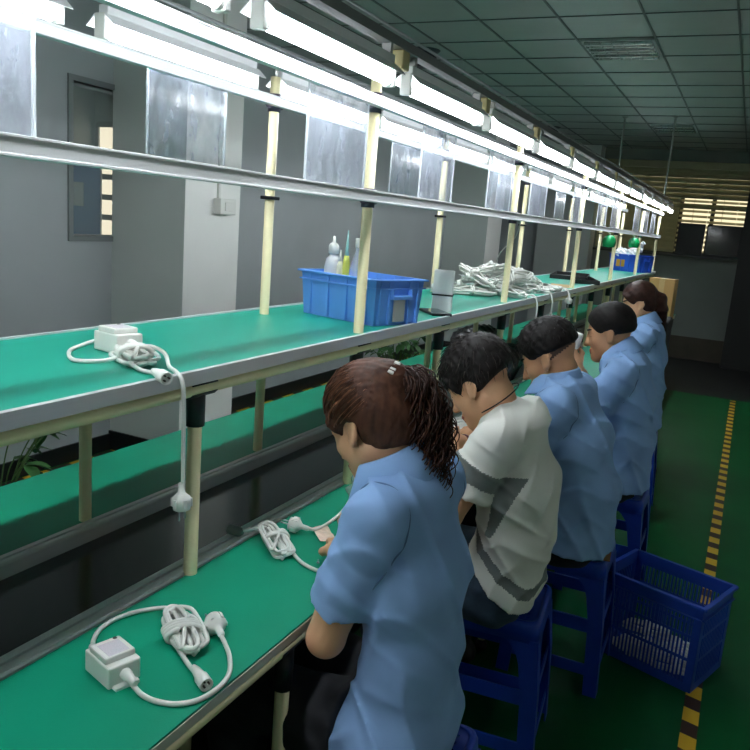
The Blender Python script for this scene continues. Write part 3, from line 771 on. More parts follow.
    tr.cap(J['pelvis'], J['waist'] + (J['waist'] - J['pelvis']) * -0.15, pf, rd * 0.95 + 0.008, 0.03, flat=Lw, sc=sc)
    for sd in ('l', 'r'):
        tr.cap(J['h' + sd], J['k' + sd], 0.094 * s, 0.070 * s, 0.04); tr.cap(J['k' + sd], J['a' + sd] + V3([0, 0, 0.02]), 0.069 * s, 0.055 * s, 0.03)
    tr.disp(lambda Q: 0.0025 * wav(Q, (40, 55, 90), 0.3, 1.5) + 0.002 * wav(Q, (-70, 60, 40), 1.1, 1.2))
    hn0 = V3(P.get('hem_n', (0, 0, -1))); hp0 = J['pelvis'].copy(); hp0[2] = P['hem'] + 0.030
    tr.op(lambda Q: -np.minimum((Q - hp0) @ (-hn0), P.get('clipf', 0.10) - (Q - J['pelvis']) @ BF), lo, hi, 0.0, 's', 0.0)
    V, F = tr.mesh(); np_mesh('trousers', V, F, P.get('pants', trouser_dark), root, O, relax=1)
    # shoes
    for sd in ('l', 'r'):
        sv = Vol(J['a' + sd] - 0.22, J['a' + sd] + 0.22, 0.008); a = J['a' + sd].copy(); a[2] = 0.045
        sv.cap(a - BF * 0.03, a + BF * 0.13, 0.042, 0.036, 0.02, flat=BL, sc=0.95); sv.cap(a, a + V3([0, 0, 0.05]), 0.045, 0.045, 0.02)
        sv.plane((0, 0, 0.003), (0, 0, -1)); V, F = sv.mesh(); np_mesh('shoe', V, F, shoe_m, root, O)
    # ---------------- shirt
    g = P.get('ease', 0.014); sv = Vol(lo, (hi[0], hi[1], J['neck'][2] + 0.12), P.get('sh', h))
    hem = P['hem']
    hp = J['pelvis'].copy(); hp[2] = min(hp[2], hem - 0.02)
    for sd in ('l', 'r'):
        sv.cap(J['h' + sd], J['h' + sd] + (J['k' + sd] - J['h' + sd]) * P.get('lap', 0.22), 0.094 * s + 0.011, 0.092 * s + 0.010, 0.05)
    sv.cap(hp, J['waist'], rd * pv * 1.06 + g, rd * wf + g, 0.04, flat=Lw, sc=sc); sv.cap(J['waist'], J['chest'], rd * wf + g, rd + g, 0.05, flat=Lw, sc=sc)
    sv.cap(J['chest'], J['upper'], rd + g, rd * 0.82 + g, 0.04, flat=Lw, sc=sc * 1.02)
    sv.cap(J['sl'], J['sr'], 0.047 * s + g * 0.55, 0.047 * s + g * 0.55, 0.06)
    sv.cap(J['neck'] - (J['neck'] - J['upper']) * 0.35, J['neck'] + (nk - nb) * 0.02, 0.068 * s, 0.056 * s, 0.05)
    sl_end = {}
    for sd in ('l', 'r'):
        a, b = J['s' + sd], J['e' + sd]; f = P.get('sleeve', 0.66); e = a + (b - a) * f; n = (b - a) / np.linalg.norm(b - a); sl_end[sd] = (e, n)
        av = Vol(lo, (hi[0], hi[1], J['neck'][2] + 0.12), P.get('sh', h)); cf = P.get('cuff', 0.068) * s
        av.cap(a, a + (b - a) * (f + 0.25), 0.050 * s + g * 0.5, cf, 0.0, flat=np.cross(n, BL), sc=0.94)
        for (kk, ph, am, wp) in P.get('arm_folds', [(50, 0.0, 0.0028, 1.2)]):
            av.disp(lambda Q: am * ((1 - np.abs(np.sin(((Q - a) @ n) * kk + ph + wp * np.sin((Q - a) @ V3([31, 22, 12]))))) ** 2 - 0.4))
        av.plane(e, n); av.cap(e + n * (cf - 0.022), e + n * 0.1, cf - 0.012, cf - 0.011, 0.003, 's')
        sv.d = smin(sv.d, av.d, P.get('blend', 0.014))
    # folds: sharp ridges along warped directions, fading in and out over the cloth
    for (kk, ph, am, wp) in P.get('folds', []):
        sv.disp(lambda Q, kk=kk, ph=ph, am=am, wp=wp: am * ((1 - np.abs(wav(Q - O, kk, ph, wp, (11, 9, 13)))) ** 2 * -1 + 0.33) * np.clip(0.5 + 0.75 * np.sin((Q - O) @ V3([13, 17, 15]) + ph * 3), 0, 1))
    sv.disp(lambda Q: 0.0008 * wav(Q - O, (60, -50, 70), 2.0, 2.0))
    # hem: cut level (tilted by hem_n), hollow underneath
    hn = V3(P.get('hem_n', (0, 0, -1))); hpnt = J['pelvis'].copy(); hpnt[2] = hem
    sv.plane(hpnt, hn)
    # neck hole
    nd = (nk - nb) / np.linalg.norm(nk - nb)
    sv.cap(nb + nd * 0.005 + BF * 0.012, nb + nd * 0.2 + BF * 0.012, 0.060 * s, 0.07 * s, 0.006, 's')
    V, F = sv.mesh()
    shirt = np_mesh('shirt', V, F, P.get('shirt_mats', [shirt_blue]), root, O, mat_fn=P.get('shirt_fn') and (lambda c: P['shirt_fn'](c, J, sl_end)), relax=1)
    # collar
    if P.get('collar', True):
        bm = B(); N = 44; rings = []
        cd = nd * 0.75 + V3([0, 0, 0.25]); cd /= np.linalg.norm(cd)
        side = np.cross(cd, BF); side /= np.linalg.norm(side); fw = np.cross(side, cd)
        kx = P.get('collar_r', 1.0)
        for (rr, zz) in ((0.064, -0.012), (0.062, 0.040), (0.0645, 0.047), (0.071, 0.043), (0.086, 0.018), (0.104, -0.014), (0.102, -0.018), (0.084, 0.010), (0.070, 0.026), (0.068, -0.012)):
            ring = []
            for i in range(N):
                t = PI * P.get('collar_arc', 0.80) * (2 * i / (N - 1) - 1)      # open at the front
                fr = max(0.0, -math.cos(t))
                drop = 0.040 * (1 - math.cos(t)) * 0.5 + (0.02 * fr ** 3 if rr > 0.075 else 0)
                p = nb + fw * 0.012 + cd * (zz + P.get('collar_z', 0.020) - drop) + (-fw * math.cos(t) + side * math.sin(t)) * rr * s * kx
                ring.append(bm.verts.new(Vector(p)))
            rings.append(ring)
        m = len(rings)
        for j in range(m):
            for i in range(N - 1):
                f = bm.faces.new((rings[j][i], rings[j][i + 1], rings[(j + 1) % m][i + 1], rings[(j + 1) % m][i])); f.smooth = True
        bm.faces.new([rings[j][0] for j in range(m)]); bm.faces.new([rings[j][N - 1] for j in reversed(range(m))])
        obj('collar', bm, P.get('shirt_mats', [shirt_blue])[0], shirt, origin=O)
    # seams of the sleeves
    if P.get('seams', True):
        def surf(c, dr):
            for r_ in np.arange(0.02, 0.16, 0.002):
                p = c + dr * r_; ix = np.round((p - sv.lo) / sv.h).astype(int)
                if np.any(ix < 0) or np.any(ix >= sv.n): return None
                if sv.d[tuple(ix)] > -0.0006: return p
            return None
        for sd in ('l', 'r'):
            e, n = sl_end[sd]; u = np.cross(n, BU); u /= np.linalg.norm(u); w2 = np.cross(n, u)
            bm = B(); cc = P.get('cuff', 0.068) * s
            pts = [surf(e - n * 0.020, u * math.cos(t) + w2 * math.sin(t)) for t in np.linspace(0, 2 * PI, 40)[:-1]]
            pts = [Vector(p) for p in pts if p is not None]
            if False:
                tube(bm, pts, 0.0011, 5, closed=True); obj('hem_stitching', bm, P.get('seam_mat', shirt_seam), shirt, origin=O)
            if P.get('armhole', True):
                bm = B(); a = J['s' + sd]; sg = 1 if sd == 'l' else -1; ax = BL * sg * 0.8 + V3([0, 0, 0.25]); ax /= np.linalg.norm(ax)
                u = np.cross(ax, BF); u /= np.linalg.norm(u); w2 = np.cross(ax, u)
                c0 = a - V3([0, 0, 0.028]) - BL * sg * 0.004
                pts = [surf(c0, u * math.cos(t) + w2 * math.sin(t)) for t in np.linspace(0, 2 * PI, 60)[:-1]]
                pts = [Vector(p) for p in pts if p is not None and np.linalg.norm(p - c0) < 0.11]
                for _ in range(4): pts = [pts[0]] + [(pts[q - 1] + pts[q] * 2 + pts[q + 1]) / 4 for q in range(1, len(pts) - 1)] + [pts[-1]]
                pts = pts[:44]
                if len(pts) > 10: tube(bm, pts, 0.0016, 5); obj('armhole_seam', bm, P.get('seam_mat', shirt_seam), shirt, origin=O)
    return dict(root=root, O=O, HW=HW, Rh=Rh, hs=hs, J=J, Hc=Hc, nk=nk, nb=nb, BF=BF, BL=BL, shirt=shirt)

def hair_cap(R, h, thick, cuts, bumps, m, extra=None, name='hair', relax=1, dz=0.006, low=0.7):
    """volume of hair over the skull. cuts: list of (point, normal) in head axes that remove hair on the normal side"""
    HW, Rh, hs, O = R['HW'], R['Rh'], R['hs'], R['O']
    v = Vol(R['Hc'] - 0.24 * hs - 0.05, R['Hc'] + 0.24 * hs + 0.05, h)
    v.ell(HW((-0.014, 0, 0.037 + dz)), (np.array((0.098, 0.077, 0.083)) + thick) * hs, Rh, 0.0)
    v.ell(HW((-0.045, 0, -0.01)), (np.array((0.062, 0.062, 0.075)) + thick * low) * hs, Rh, 0.03)
    if extra: extra(v)
    v.disp(bumps)
    for (p, n, k) in cuts:
        v.plane(HW(p), n[0] * Rh[0] + n[1] * Rh[1] + n[2] * Rh[2], k)
    # clear the ears and face
    for sd in (1, -1):
        v.ell(HW((0.012, 0.090 * sd, -0.024)), np.array((0.034, 0.034, 0.040)) * hs, Rh, 0.008, 's')
    v.ell(HW((0.085, 0, -0.050)), np.array((0.060, 0.075, 0.088)) * hs, Rh, 0.01, 's')
    V, F = v.mesh()
    return np_mesh(name, V, F, m, R['root'], O, relax=relax)
def noise_spikes(a, f=260.0):
    def fn(P):
        return a * (np.sin(P[..., 0] * f + 3 * np.sin(P[..., 2] * f * 0.4)) * np.sin(P[..., 1] * f * 0.9 + 2 * np.sin(P[..., 0] * f * 0.5)) + 0.6 * np.sin(P[..., 2] * f * 0.8 + P[..., 0] * f * 0.6))
    return fn
def strands(R, name, m, n, rng, fn, r=0.0011, sides=4, segs=7):
    """fn(rng) -> list of points (world)"""
    bm = B()
    for _ in range(n):
        pts = fn(rng)
        if pts is None: continue
        k = len(pts); tube(bm, [Vector(p) for p in pts], [r * (1.0 - 0.75 * (i / (k - 1)) ** 2) for i in range(k)], sides, cap=False)
    return obj(name, bm, m, R['root'], origin=R['O'])

def scalp(R, az, el, off=0.0):
    """point on the scalp; az 0 = front, positive to the left; el from the ear plane up"""
    c = np.array((-0.012, 0, 0.035)); r = np.array((0.098, 0.077, 0.083)) + off
    return R['HW'](c + r * np.array((math.cos(az) * math.cos(el), math.sin(az) * math.cos(el), math.sin(el))))

# ------------------------------------------------------------------ the five workers
rng = np.random.default_rng(5)
def legs(kx=0.40, z=0.53, ax=0.34, w=0.09):
    return dict(hl=(0.02, w * 0.9, z), hr=(0.02, -w * 0.9, z), kl=(kx, w, z + 0.01), kr=(kx, -w, z + 0.01), al=(ax, w * 1.1, 0.085), ar=(ax, -w * 1.1, 0.085))

# --- woman with the curly ponytail (nearest)
J1 = dict(pelvis=(0.022, 0, 0.55), waist=(0.004, 0, 0.69), chest=(0.012, 0, 0.85), upper=(0.040, 0, 0.970), neck=(0.072, 0, 1.035), head=(0.130, 0.0, 1.125),
          sl=(0.038, 0.142, 1.000), sr=(0.038, -0.142, 1.000), el=(0.122, 0.140, 0.745), er=(0.10, -0.26, 0.80), wl=(0.212, -0.080, 0.800), wr=(0.22, -0.29, 0.81), **legs(0.36, 0.53, 0.30, 0.085))
P1 = dict(pos=(-0.47, 1.28), label='nearest person, in a light blue shirt with a long curly ponytail and white hair clip', J=J1, h=0.0055, sh=0.005, head=(0.25, 0.60, 0.0), hs=0.90, s=0.95, fem=True,
          torso=(0.078, 0.130), waistf=0.86, pelvf=1.22, lap=0.03, clipf=0.07, collar_arc=0.66, hem=0.47, sleeve=0.72, cuff=0.060, ease=0.011, skin=skin_m,
          handl=((-0.45, 0.85, 0.0), (0, 0, -1), (-1, 0, 0), 0.6), handr=((-0.6, 0.2, 0.0), (0, 0, -1), (0, -1, 0), 0.7),
          folds=[((26, 20, 10), 0.2, 0.008, 1.2), ((-22, 24, 16), 1.3, 0.007, 1.4), ((10, 8, 34), 2.0, 0.003, 1.6)])
R1 = person(P1)
TIE = R1['HW']((-0.098, -0.012, 0.062))
def comb(P):
    q = (P - R1['Hc']) @ R1['Rh'].T
    d = np.linalg.norm(P - TIE, axis=-1); a = np.arctan2(q[..., 1], q[..., 2] - 0.02)
    return 0.0012 * np.sin(a * 46 + 2 * np.sin(a * 9)) + 0.0008 * np.sin(a * 97 + 20 * d) 
hc = hair_cap(R1, 0.0042, 0.013, [((0.046, 0, 0.0), (0.85, 0, -0.53), 0.006), ((0, 0, -0.075), (0.1, 0, -1), 0.01)], comb, hair_brown,
              extra=lambda v: (v.cap(R1['HW']((-0.08, -0.01, 0.05)), TIE, 0.04, 0.025, 0.03), v.cap(R1['HW']((0.052, 0.064, 0.02)), R1['HW']((0.050, 0.062, -0.045)), 0.014, 0.007, 0.02), v.cap(R1['HW']((0.052, -0.064, 0.02)), R1['HW']((0.050, -0.062, -0.045)), 0.014, 0.007, 0.02)))
def swept(r):
    az = r.uniform(-PI, PI); el = r.uniform(-0.25, 0.9) if abs(az) > 0.8 else r.uniform(0.35, 1.1)
    p0 = scalp(R1, az, el, 0.014); out = []
    c = R1['HW']((-0.014, 0, 0.037)); t0 = p0 - c; t1 = TIE - c
    for i in range(9):
        t = i / 8; q = t0 * (1 - t) + t1 * t; rad = (np.linalg.norm(t0) * (1 - t) + np.linalg.norm(t1) * t)
        q = q / np.linalg.norm(q) * (rad + 0.005 * math.sin(t * PI) + r.uniform(-0.0005, 0.0012)); out.append(c + q)
    return out
strands(R1, 'swept_hair', hair_brown_light, 260, rng, swept, 0.0010)
strands(R1, 'swept_hair', hair_brown, 420, rng, swept, 0.0010)
tail = [TIE, TIE + V3((0.030, 0.012, -0.012)), TIE + V3((0.056, 0.020, -0.065)), TIE + V3((0.070, 0.024, -0.130)), TIE + V3((0.078, 0.020, -0.205)), TIE + V3((0.082, 0.014, -0.285))]
tailw = [0.014, 0.038, 0.050, 0.050, 0.038, 0.012]
tc_ = [np.array(p) for p in spline(tail, 10)]
def curl(r):
    n = len(tc_); end = int(n * r.uniform(0.55, 1.0)); a0 = r.uniform(0, 2 * PI); rr = math.sqrt(r.uniform(0.05, 1)); fr = r.uniform(0.5, 0.95); ph = r.uniform(0, 6); hx = r.uniform(0.005, 0.011)
    out = []
    for i in range(0, end * 2):
        u = i / 2; k = min(n - 2, int(u)); p = tc_[k] * (1 - (u - k)) + tc_[k + 1] * (u - k)
        w = np.interp(u / n * 5, range(6), tailw)
        d = tc_[k + 1] - tc_[k]; d = d / (np.linalg.norm(d) + 1e-9); s1 = np.cross(d, V3([0.3, 1, 0.1])); s1 /= np.linalg.norm(s1); s2 = np.cross(d, s1)
        q = p + (s1 * math.cos(a0) + s2 * math.sin(a0)) * w * rr
        amp = hx * min(1, u / 8); q = q + s1 * amp * math.cos(u * fr + ph) + s2 * amp * math.sin(u * fr + ph)
        out.append(q)
    return out if len(out) > 8 else None
strands(R1, 'curly_ponytail', hair_dark_brown, 230, rng, curl, 0.0021, 4)
strands(R1, 'curly_ponytail', hair_brown, 70, rng, curl, 0.0019, 4)
bm = B(); m_ = orient(TIE + V3((0.0, -0.012, 0.010)), (0.3, -0.4, 0.8), (1, 0, 0))
for k in range(4): bbox(bm, -0.018 + k * 0.0095, -0.010 + k * 0.0095, -0.006, 0.006, 0.010, 0.018, 0.002, M=m_)
obj('hair_clip', bm, mat('pearl_clip', (236, 232, 222), 0.25), R1['root'], origin=R1['O'])
bm = B(); tube(bm, [Vector(TIE + 0.020 * (R1['Rh'][1] * math.cos(a) + (R1['Rh'][2] * 0.8 + R1['Rh'][0] * 0.6) * math.sin(a))) for a in np.linspace(0, 2 * PI, 20)[:-1]], 0.006, 8, closed=True)
obj('hair_tie', bm, mat('black_band', (18, 18, 20), 0.6), R1['root'], origin=R1['O'])

# --- short-haired worker in the white tee
J2 = dict(pelvis=(0.02, 0, 0.55), waist=(-0.012, 0, 0.68), chest=(0.0, 0, 0.82), upper=(0.035, 0, 0.95), neck=(0.075, 0, 1.01), head=(0.140, 0.01, 1.09),
          sl=(0.030, 0.170, 0.978), sr=(0.030, -0.170, 0.978), el=(0.125, 0.205, 0.765), er=(0.17, -0.18, 0.80), wl=(0.170, 0.100, 0.862), wr=(0.190, -0.050, 0.885), **legs(0.34, 0.535, 0.30, 0.10))
def tee(c, J, E):
    m = np.zeros(len(c), int)
    for sd in ('l', 'r'):
        e, n = E[sd]; q = (c - e) @ n; d = np.linalg.norm(c - (e + q[:, None] * n), axis=1)
        m[(q > -0.085) & (q < -0.040) & (d < 0.085)] = 1
    b = np.abs((c - J['chest']) @ V3([0, 1, 0]))
    m[(b > 0.120) & (c[:, 2] < 0.885) & (c[:, 2] > 0.72) & (np.abs(c[:, 0] - J['chest'][0] - 0.3 * (c[:, 2] - 0.8)) < 0.010 + 0.13 * (c[:, 2] - 0.72))] = 1
    z = c[:, 2] + 0.85 * (c[:, 0] - J['pelvis'][0])
    m[(z > 0.640) & (z < 0.672)] = 1
    return m
P2 = dict(pos=(-0.478, 2.0), label='person in a white tee with grey sleeve bands, blue jeans and a dark neck cord', J=J2, h=0.006, sh=0.0042, head=(0.12, 0.66, 0.0), hs=0.93, s=1.0, fade=0.0, torso=(0.090, 0.150), hem=0.590, hem_n=(-0.85, 0, -1), blend=0.010,
          sleeve=0.66, cuff=0.070, ease=0.013, collar=False, shirt_mats=[tee_white, tee_grey], shirt_fn=tee, pants=denim, skin=skin_m, seams=True,
          handl=((-0.35, 0.35, 0.85), (-0.2, 1, 0), (-0.9, 0.1, 0.3), 1.0), handr=((-0.3, -0.75, 0.35), (-0.6, 0, -0.6), (0, 0, 1), 1.4),
          folds=[((30, 10, -26), 0.6, 0.007, 0.9), ((14, 8, 36), 1.6, 0.006, 1.0), ((24, 10, 18), 2.6, 0.006, 1.2)], seam_mat=tee_grey, armhole=False)
R2 = person(P2)
hair_cap(R2, 0.0045, 0.015, [((0.062, 0, 0.022), (0.9, 0, -0.45), 0.006), ((0, 0, -0.040), (-0.35, 0, -1), 0.02)], noise_spikes(0.0022, 300), hair_black,
         extra=lambda v: [v.cap(R2['HW']((0.055, 0.062 * q, 0.03)), R2['HW']((0.052, 0.068 * q, -0.012)), 0.018, 0.008, 0.02) for q in (1, -1)])
def shag(R, out, length, droop=0.6, elmin=-0.35):
    def fn(r):
        az = r.uniform(-PI, PI); el = r.uniform(elmin, 1.45)
        if abs(az) < 0.9 and el < 0.35: el = 0.35 + r.uniform(0, 0.9)
        p = scalp(R, az, el, out); c = R['HW']((-0.012, 0, 0.035)); nrm = (p - c) / np.linalg.norm(p - c)
        crown = R['HW']((-0.06, 0, 0.12)); fl = p - crown; fl = fl - nrm * (fl @ nrm); fl = fl / (np.linalg.norm(fl) + 1e-6) + V3((r.normal(0, 0.25), r.normal(0, 0.25), r.normal(0, 0.25)))
        o = []; q = p.copy()
        for i in range(6):
            o.append(q.copy()); t = i / 5; q = q + (fl * 0.9 + nrm * (0.35 - droop * t)) * length / 5
        return o
    return fn
strands(R2, 'loose_hair', hair_black, 420, rng, shag(R2, 0.014, 0.032), 0.0012)
strands(R2, 'loose_hair', mat('dark_brown_hair', (58, 46, 42), 0.4), 130, rng, shag(R2, 0.016, 0.032), 0.0011)
bm = B(); nd = (R2['nk'] - R2['nb']) / np.linalg.norm(R2['nk'] - R2['nb']); s1 = np.cross(nd, R2['BF']); s1 /= np.linalg.norm(s1); f1 = np.cross(s1, nd)
tube(bm, [Vector(R2['nb'] + nd * (0.045 - 0.03 * math.cos(a)) + (f1 * math.cos(a) + s1 * math.sin(a)) * (0.066 + 0.012 * max(0, math.cos(a)))) for a in np.linspace(0, 2 * PI, 30)[:-1]], 0.002, 6, closed=True)
obj('neck_cord', bm, mat('black_band', (18, 18, 20), 0.6), R2['root'], origin=R2['O'])
bm = B(); w_ = R2['J']['wr']; d_ = V3(P2['handr'][0]); d_ /= np.linalg.norm(d_); a_ = np.cross(d_, [0, 0, 1]); a_ /= np.linalg.norm(a_); b_ = np.cross(d_, a_)
tube(bm, [Vector(w_ - d_ * 0.004 + (a_ * math.cos(t) + b_ * math.sin(t)) * 0.0275) for t in np.linspace(0, 2 * PI, 22)[:-1]], 0.0055, 7, closed=True)
obj('bracelet', bm, mat('dark_red_beads', (92, 18, 26), 0.35), R2['root'], origin=R2['O'])
# --- crop-haired worker, hunched
def worker(pos, label, J, hd, **kw):
    P = dict(pos=pos, label=label, J=J, h=0.0065, sh=0.0065, head=hd, hs=0.93, s=0.98, torso=(0.094, 0.150), hem=0.515, hem_n=(-0.15, 0, -1), sleeve=0.70, cuff=0.076, ease=0.018, fade=-0.012, skin=skin_d,
             handl=((-0.8, 0.4, 0.0), (0, 0, -1), (0, 1, 0), 0.9), handr=((-0.8, -0.4, 0.0), (0, 0, -1), (0, -1, 0), 0.9),
             folds=[((26, 14, 14), 0.3, 0.010, 1.1), ((-22, 20, 20), 2.3, 0.009, 1.2), ((8, 6, 36), 1.1, 0.005, 1.3)])
    P.update(kw); return P, person(P)
J3 = dict(pelvis=(0.0, 0, 0.55), waist=(-0.005, 0, 0.68), chest=(0.045, 0, 0.84), upper=(0.095, 0, 0.96), neck=(0.122, 0, 1.02), head=(0.165, 0, 1.105),
          sl=(0.085, 0.162, 0.985), sr=(0.085, -0.162, 0.985), el=(0.19, 0.20, 0.79), er=(0.19, -0.20, 0.79), wl=(0.34, 0.07, 0.81), wr=(0.34, -0.07, 0.81), **legs(0.42, 0.535, 0.34, 0.10))
P3, R3 = worker((-0.382, 2.5), 'person in a blue shirt with a thick black crop, right behind the white tee', J3, (0.05, 0.52, 0.0))
hair_cap(R3, 0.0048, 0.014, [((0.068, 0, 0.040), (0.85, 0, -0.55), 0.006), ((-0.02, 0, 0.008), (-0.1, 0, -1), 0.02)], noise_spikes(0.0025, 280), hair_black, dz=0.012, low=0.2)
strands(R3, 'loose_hair', hair_black, 420, rng, shag(R3, 0.014, 0.026, 0.4, 0.2), 0.0013)
# --- crew-cut worker in profile, holding a white plug
J4 = dict(pelvis=(0.0, 0, 0.55), waist=(-0.005, 0, 0.68), chest=(0.02, 0, 0.86), upper=(0.04, 0, 0.98), neck=(0.06, 0, 1.04), head=(0.120, 0, 1.125),
          sl=(0.03, 0.165, 0.985), sr=(0.03, -0.165, 0.985), el=(0.15, 0.200, 0.79), er=(0.15, -0.20, 0.79), wl=(0.215, 0.095, 0.965), wr=(0.22, -0.03, 0.93), **legs(0.40, 0.535, 0.33, 0.10))
P4, R4 = worker((-0.355, 3.25), 'person in a blue shirt with a crew cut, holding a white plug before the chin', J4, (-0.06, 0.26, 0.0),
                handl=((-0.45, -0.1, 0.8), (-0.3, 0.9, 0), (0, 0, 1), 1.1), handr=((-0.2, -0.8, 0.4), (0, 0, -1), (-1, 0, 0), 1.0))
hair_cap(R4, 0.005, 0.009, [((0.080, 0, 0.050), (0.80, 0, -0.6), 0.006), ((-0.03, 0, -0.012), (0, 0, -1), 0.02)], noise_spikes(0.0012, 300), hair_black, dz=0.008, low=0.1)
# --- far woman with a long ponytail
J5 = dict(pelvis=(0, 0, 0.56), waist=(0.005, 0, 0.70), chest=(0.02, 0, 0.88), upper=(0.03, 0, 0.99), neck=(0.045, 0, 1.06), head=(0.100, 0, 1.175),
          sl=(0.02, 0.155, 1.02), sr=(0.02, -0.155, 1.02), el=(0.14, 0.17, 0.83), er=(0.14, -0.17, 0.83), wl=(0.24, 0.06, 0.97), wr=(0.24, -0.06, 0.97), **legs(0.38, 0.54, 0.32, 0.09))
P5, R5 = worker((-0.415, 4.4), 'farthest person, in a light blue shirt with a fringe and dark ponytail', J5, (-0.22, 0.28, 0.0), s=0.93, hs=0.90, fem=True, torso=(0.09, 0.15), ease=0.014, skin=skin_m, fade=None,
                handl=((-0.5, 0.3, 0.6), (0, 1, 0), (-1, 0, 0), 0.9), handr=((-0.5, -0.3, 0.6), (0, -1, 0), (-1, 0, 0), 0.9))
TIE5 = R5['HW']((-0.100, 0, 0.020)); T5 = [TIE5 + V3((0.030, 0.01, -0.015)), TIE5 + V3((0.048, 0.02, -0.080)), TIE5 + V3((0.058, 0.02, -0.170))]
def tail5(v):
    p = [TIE5] + T5
    for a, b, ra, rb in zip(p[:-1], p[1:], (0.024, 0.034, 0.032), (0.034, 0.032, 0.010)): v.cap(a, b, ra, rb, 0.02)
hair_cap(R5, 0.005, 0.012, [((0.078, 0, 0.034), (0.9, 0, -0.45), 0.006), ((0, 0, -0.07), (0.15, 0, -1), 0.012)], noise_spikes(0.0012, 200), hair_dark_brown,
         extra=lambda v: (tail5(v), v.cap(R5['HW']((0.082, 0.045, 0.045)), R5['HW']((0.092, -0.045, 0.040)), 0.020, 0.020, 0.02)))
def straight5(r):
    a = r.uniform(0, 2 * PI); rr = r.uniform(0.3, 1); o = []
    for t in np.linspace(0, 1, 8):
        p = np.array([np.interp(t, [0, 0.3, 0.65, 1], [q[i] for q in (TIE5, T5[0], T5[1], T5[2] - V3((0, 0, 0.03)))]) for i in range(3)])
        w = np.interp(t, [0, 0.3, 0.65, 1], [0.02, 0.034, 0.034, 0.022]) * rr; o.append(p + V3((math.cos(a) * w, math.sin(a) * w, 0)))
    return o
strands(R5, 'ponytail', hair_dark_brown, 120, rng, straight5, 0.0022)

# ------------------------------------------------------------------ cables, adapters, bins, stools and the rest
CR = 0.0042
def hank(c, ang, L, W, turns, seed, r=CR, wrap=4, flat=0.6, tails=None):
    """a cable wound in long loops and wrapped round its middle; returns the path"""
    rg = random.Random(seed); u = Vector((math.cos(ang), math.sin(ang), 0)); w = Vector((-math.sin(ang), math.cos(ang), 0)); z = Vector((0, 0, 1)); c = Vector(c)
    pts = []
    for t in range(turns):
        lay = t % 3; a = L / 2 * rg.uniform(0.86, 1.0); b = W / 2 * rg.uniform(0.45, 1.0) * (0.6 + 0.4 * (t % 2)); hz = r * (1.1 + 1.55 * (t * 3.0 / turns)) + r * 0.4 * rg.random()
        sx = rg.uniform(-0.05, 0.05) * L; sw = rg.uniform(-0.16, 0.16) * W
        for k in range(10):
            th = 2 * PI * k / 10
            pts.append(c + u * (a * math.cos(th) + sx) + w * (b * math.sin(th) * (1 + 0.25 * math.cos(2 * th)) + sw) + z * (hz + r * 0.9 * math.sin(th + t)))
    top = r * 7.0
    for t in range(wrap):
        x = -L * 0.06 + t * r * 2.1
        for k in range(8):
            th = 2 * PI * k / 8 + 0.4
            pts.append(c + u * (x + r * 2.1 * k / 8) + w * (W * 0.42 * math.sin(th)) + z * (top * 0.5 + top * 0.52 * math.cos(th) + r * 0.5))
    return pts
def cable(name, pts, parent, r=CR, n=6, m=None):
    bm = B(); tube(bm, spline(pts, n), r, 8); return obj(name, bm, m or white_cable, parent)
def plug(parent, p, d, s=1.0, name='plug', m=None):
    """round mains plug: body, grip flange, strain relief, two pins. d points from cable to pins"""
    M = orient(p, d); bm = B()
    lathe(bm, [(0.005 * s, -0.034 * s), (0.0065 * s, -0.03 * s), (0.0068 * s, -0.016 * s), (0.010 * s, -0.012 * s), (0.0165 * s, -0.006 * s), (0.0185 * s, 0.0), (0.0185 * s, 0.010 * s), (0.0165 * s, 0.012 * s), (0.0165 * s, 0.018 * s), (0.0150 * s, 0.019 * s), (0.0145 * s, 0.010 * s)], 20, M=M)
    for k in range(6):
        a = 2 * PI * k / 6; Mk = M @ Matrix.Rotation(a, 4, 'Z'); box(bm, 0.0155 * s, 0.0200 * s, -0.003 * s, 0.003 * s, -0.004 * s, 0.012 * s, M=Mk)
    o = obj(name, bm, m or white_pl, parent)
    for q in (1, -1):
        bm = B(); lathe(bm, [(0.0022 * s, 0.0), (0.0022 * s, 0.030 * s), (0.001 * s, 0.032 * s)], 8, M=M @ Matrix.Translation((0.0085 * q * s, 0, 0.008 * s))); obj('pin', bm, steel, o)
    return o
def connector(parent, p, d, s=1.0):
    M = orient(p, d); bm = B()
    lathe(bm, [(0.0045 * s, -0.03 * s), (0.0075 * s, -0.018 * s), (0.0095 * s, 0.0), (0.0115 * s, 0.004 * s), (0.0115 * s, 0.026 * s), (0.0095 * s, 0.0275 * s), (0.0085 * s, 0.020 * s)], 18, M=M)
    o = obj('connector', bm, white_pl, parent)
    for k in range(3):
        bm = B(); a = 2 * PI * k / 3; lathe(bm, [(0.0017 * s, 0.018 * s), (0.0017 * s, 0.0255 * s)], 8, M=M @ Matrix.Translation((0.005 * s * math.cos(a), 0.005 * s * math.sin(a), 0))); obj('contact', bm, mat('dark_contact', (70, 66, 60), 0.4), o)
    return o
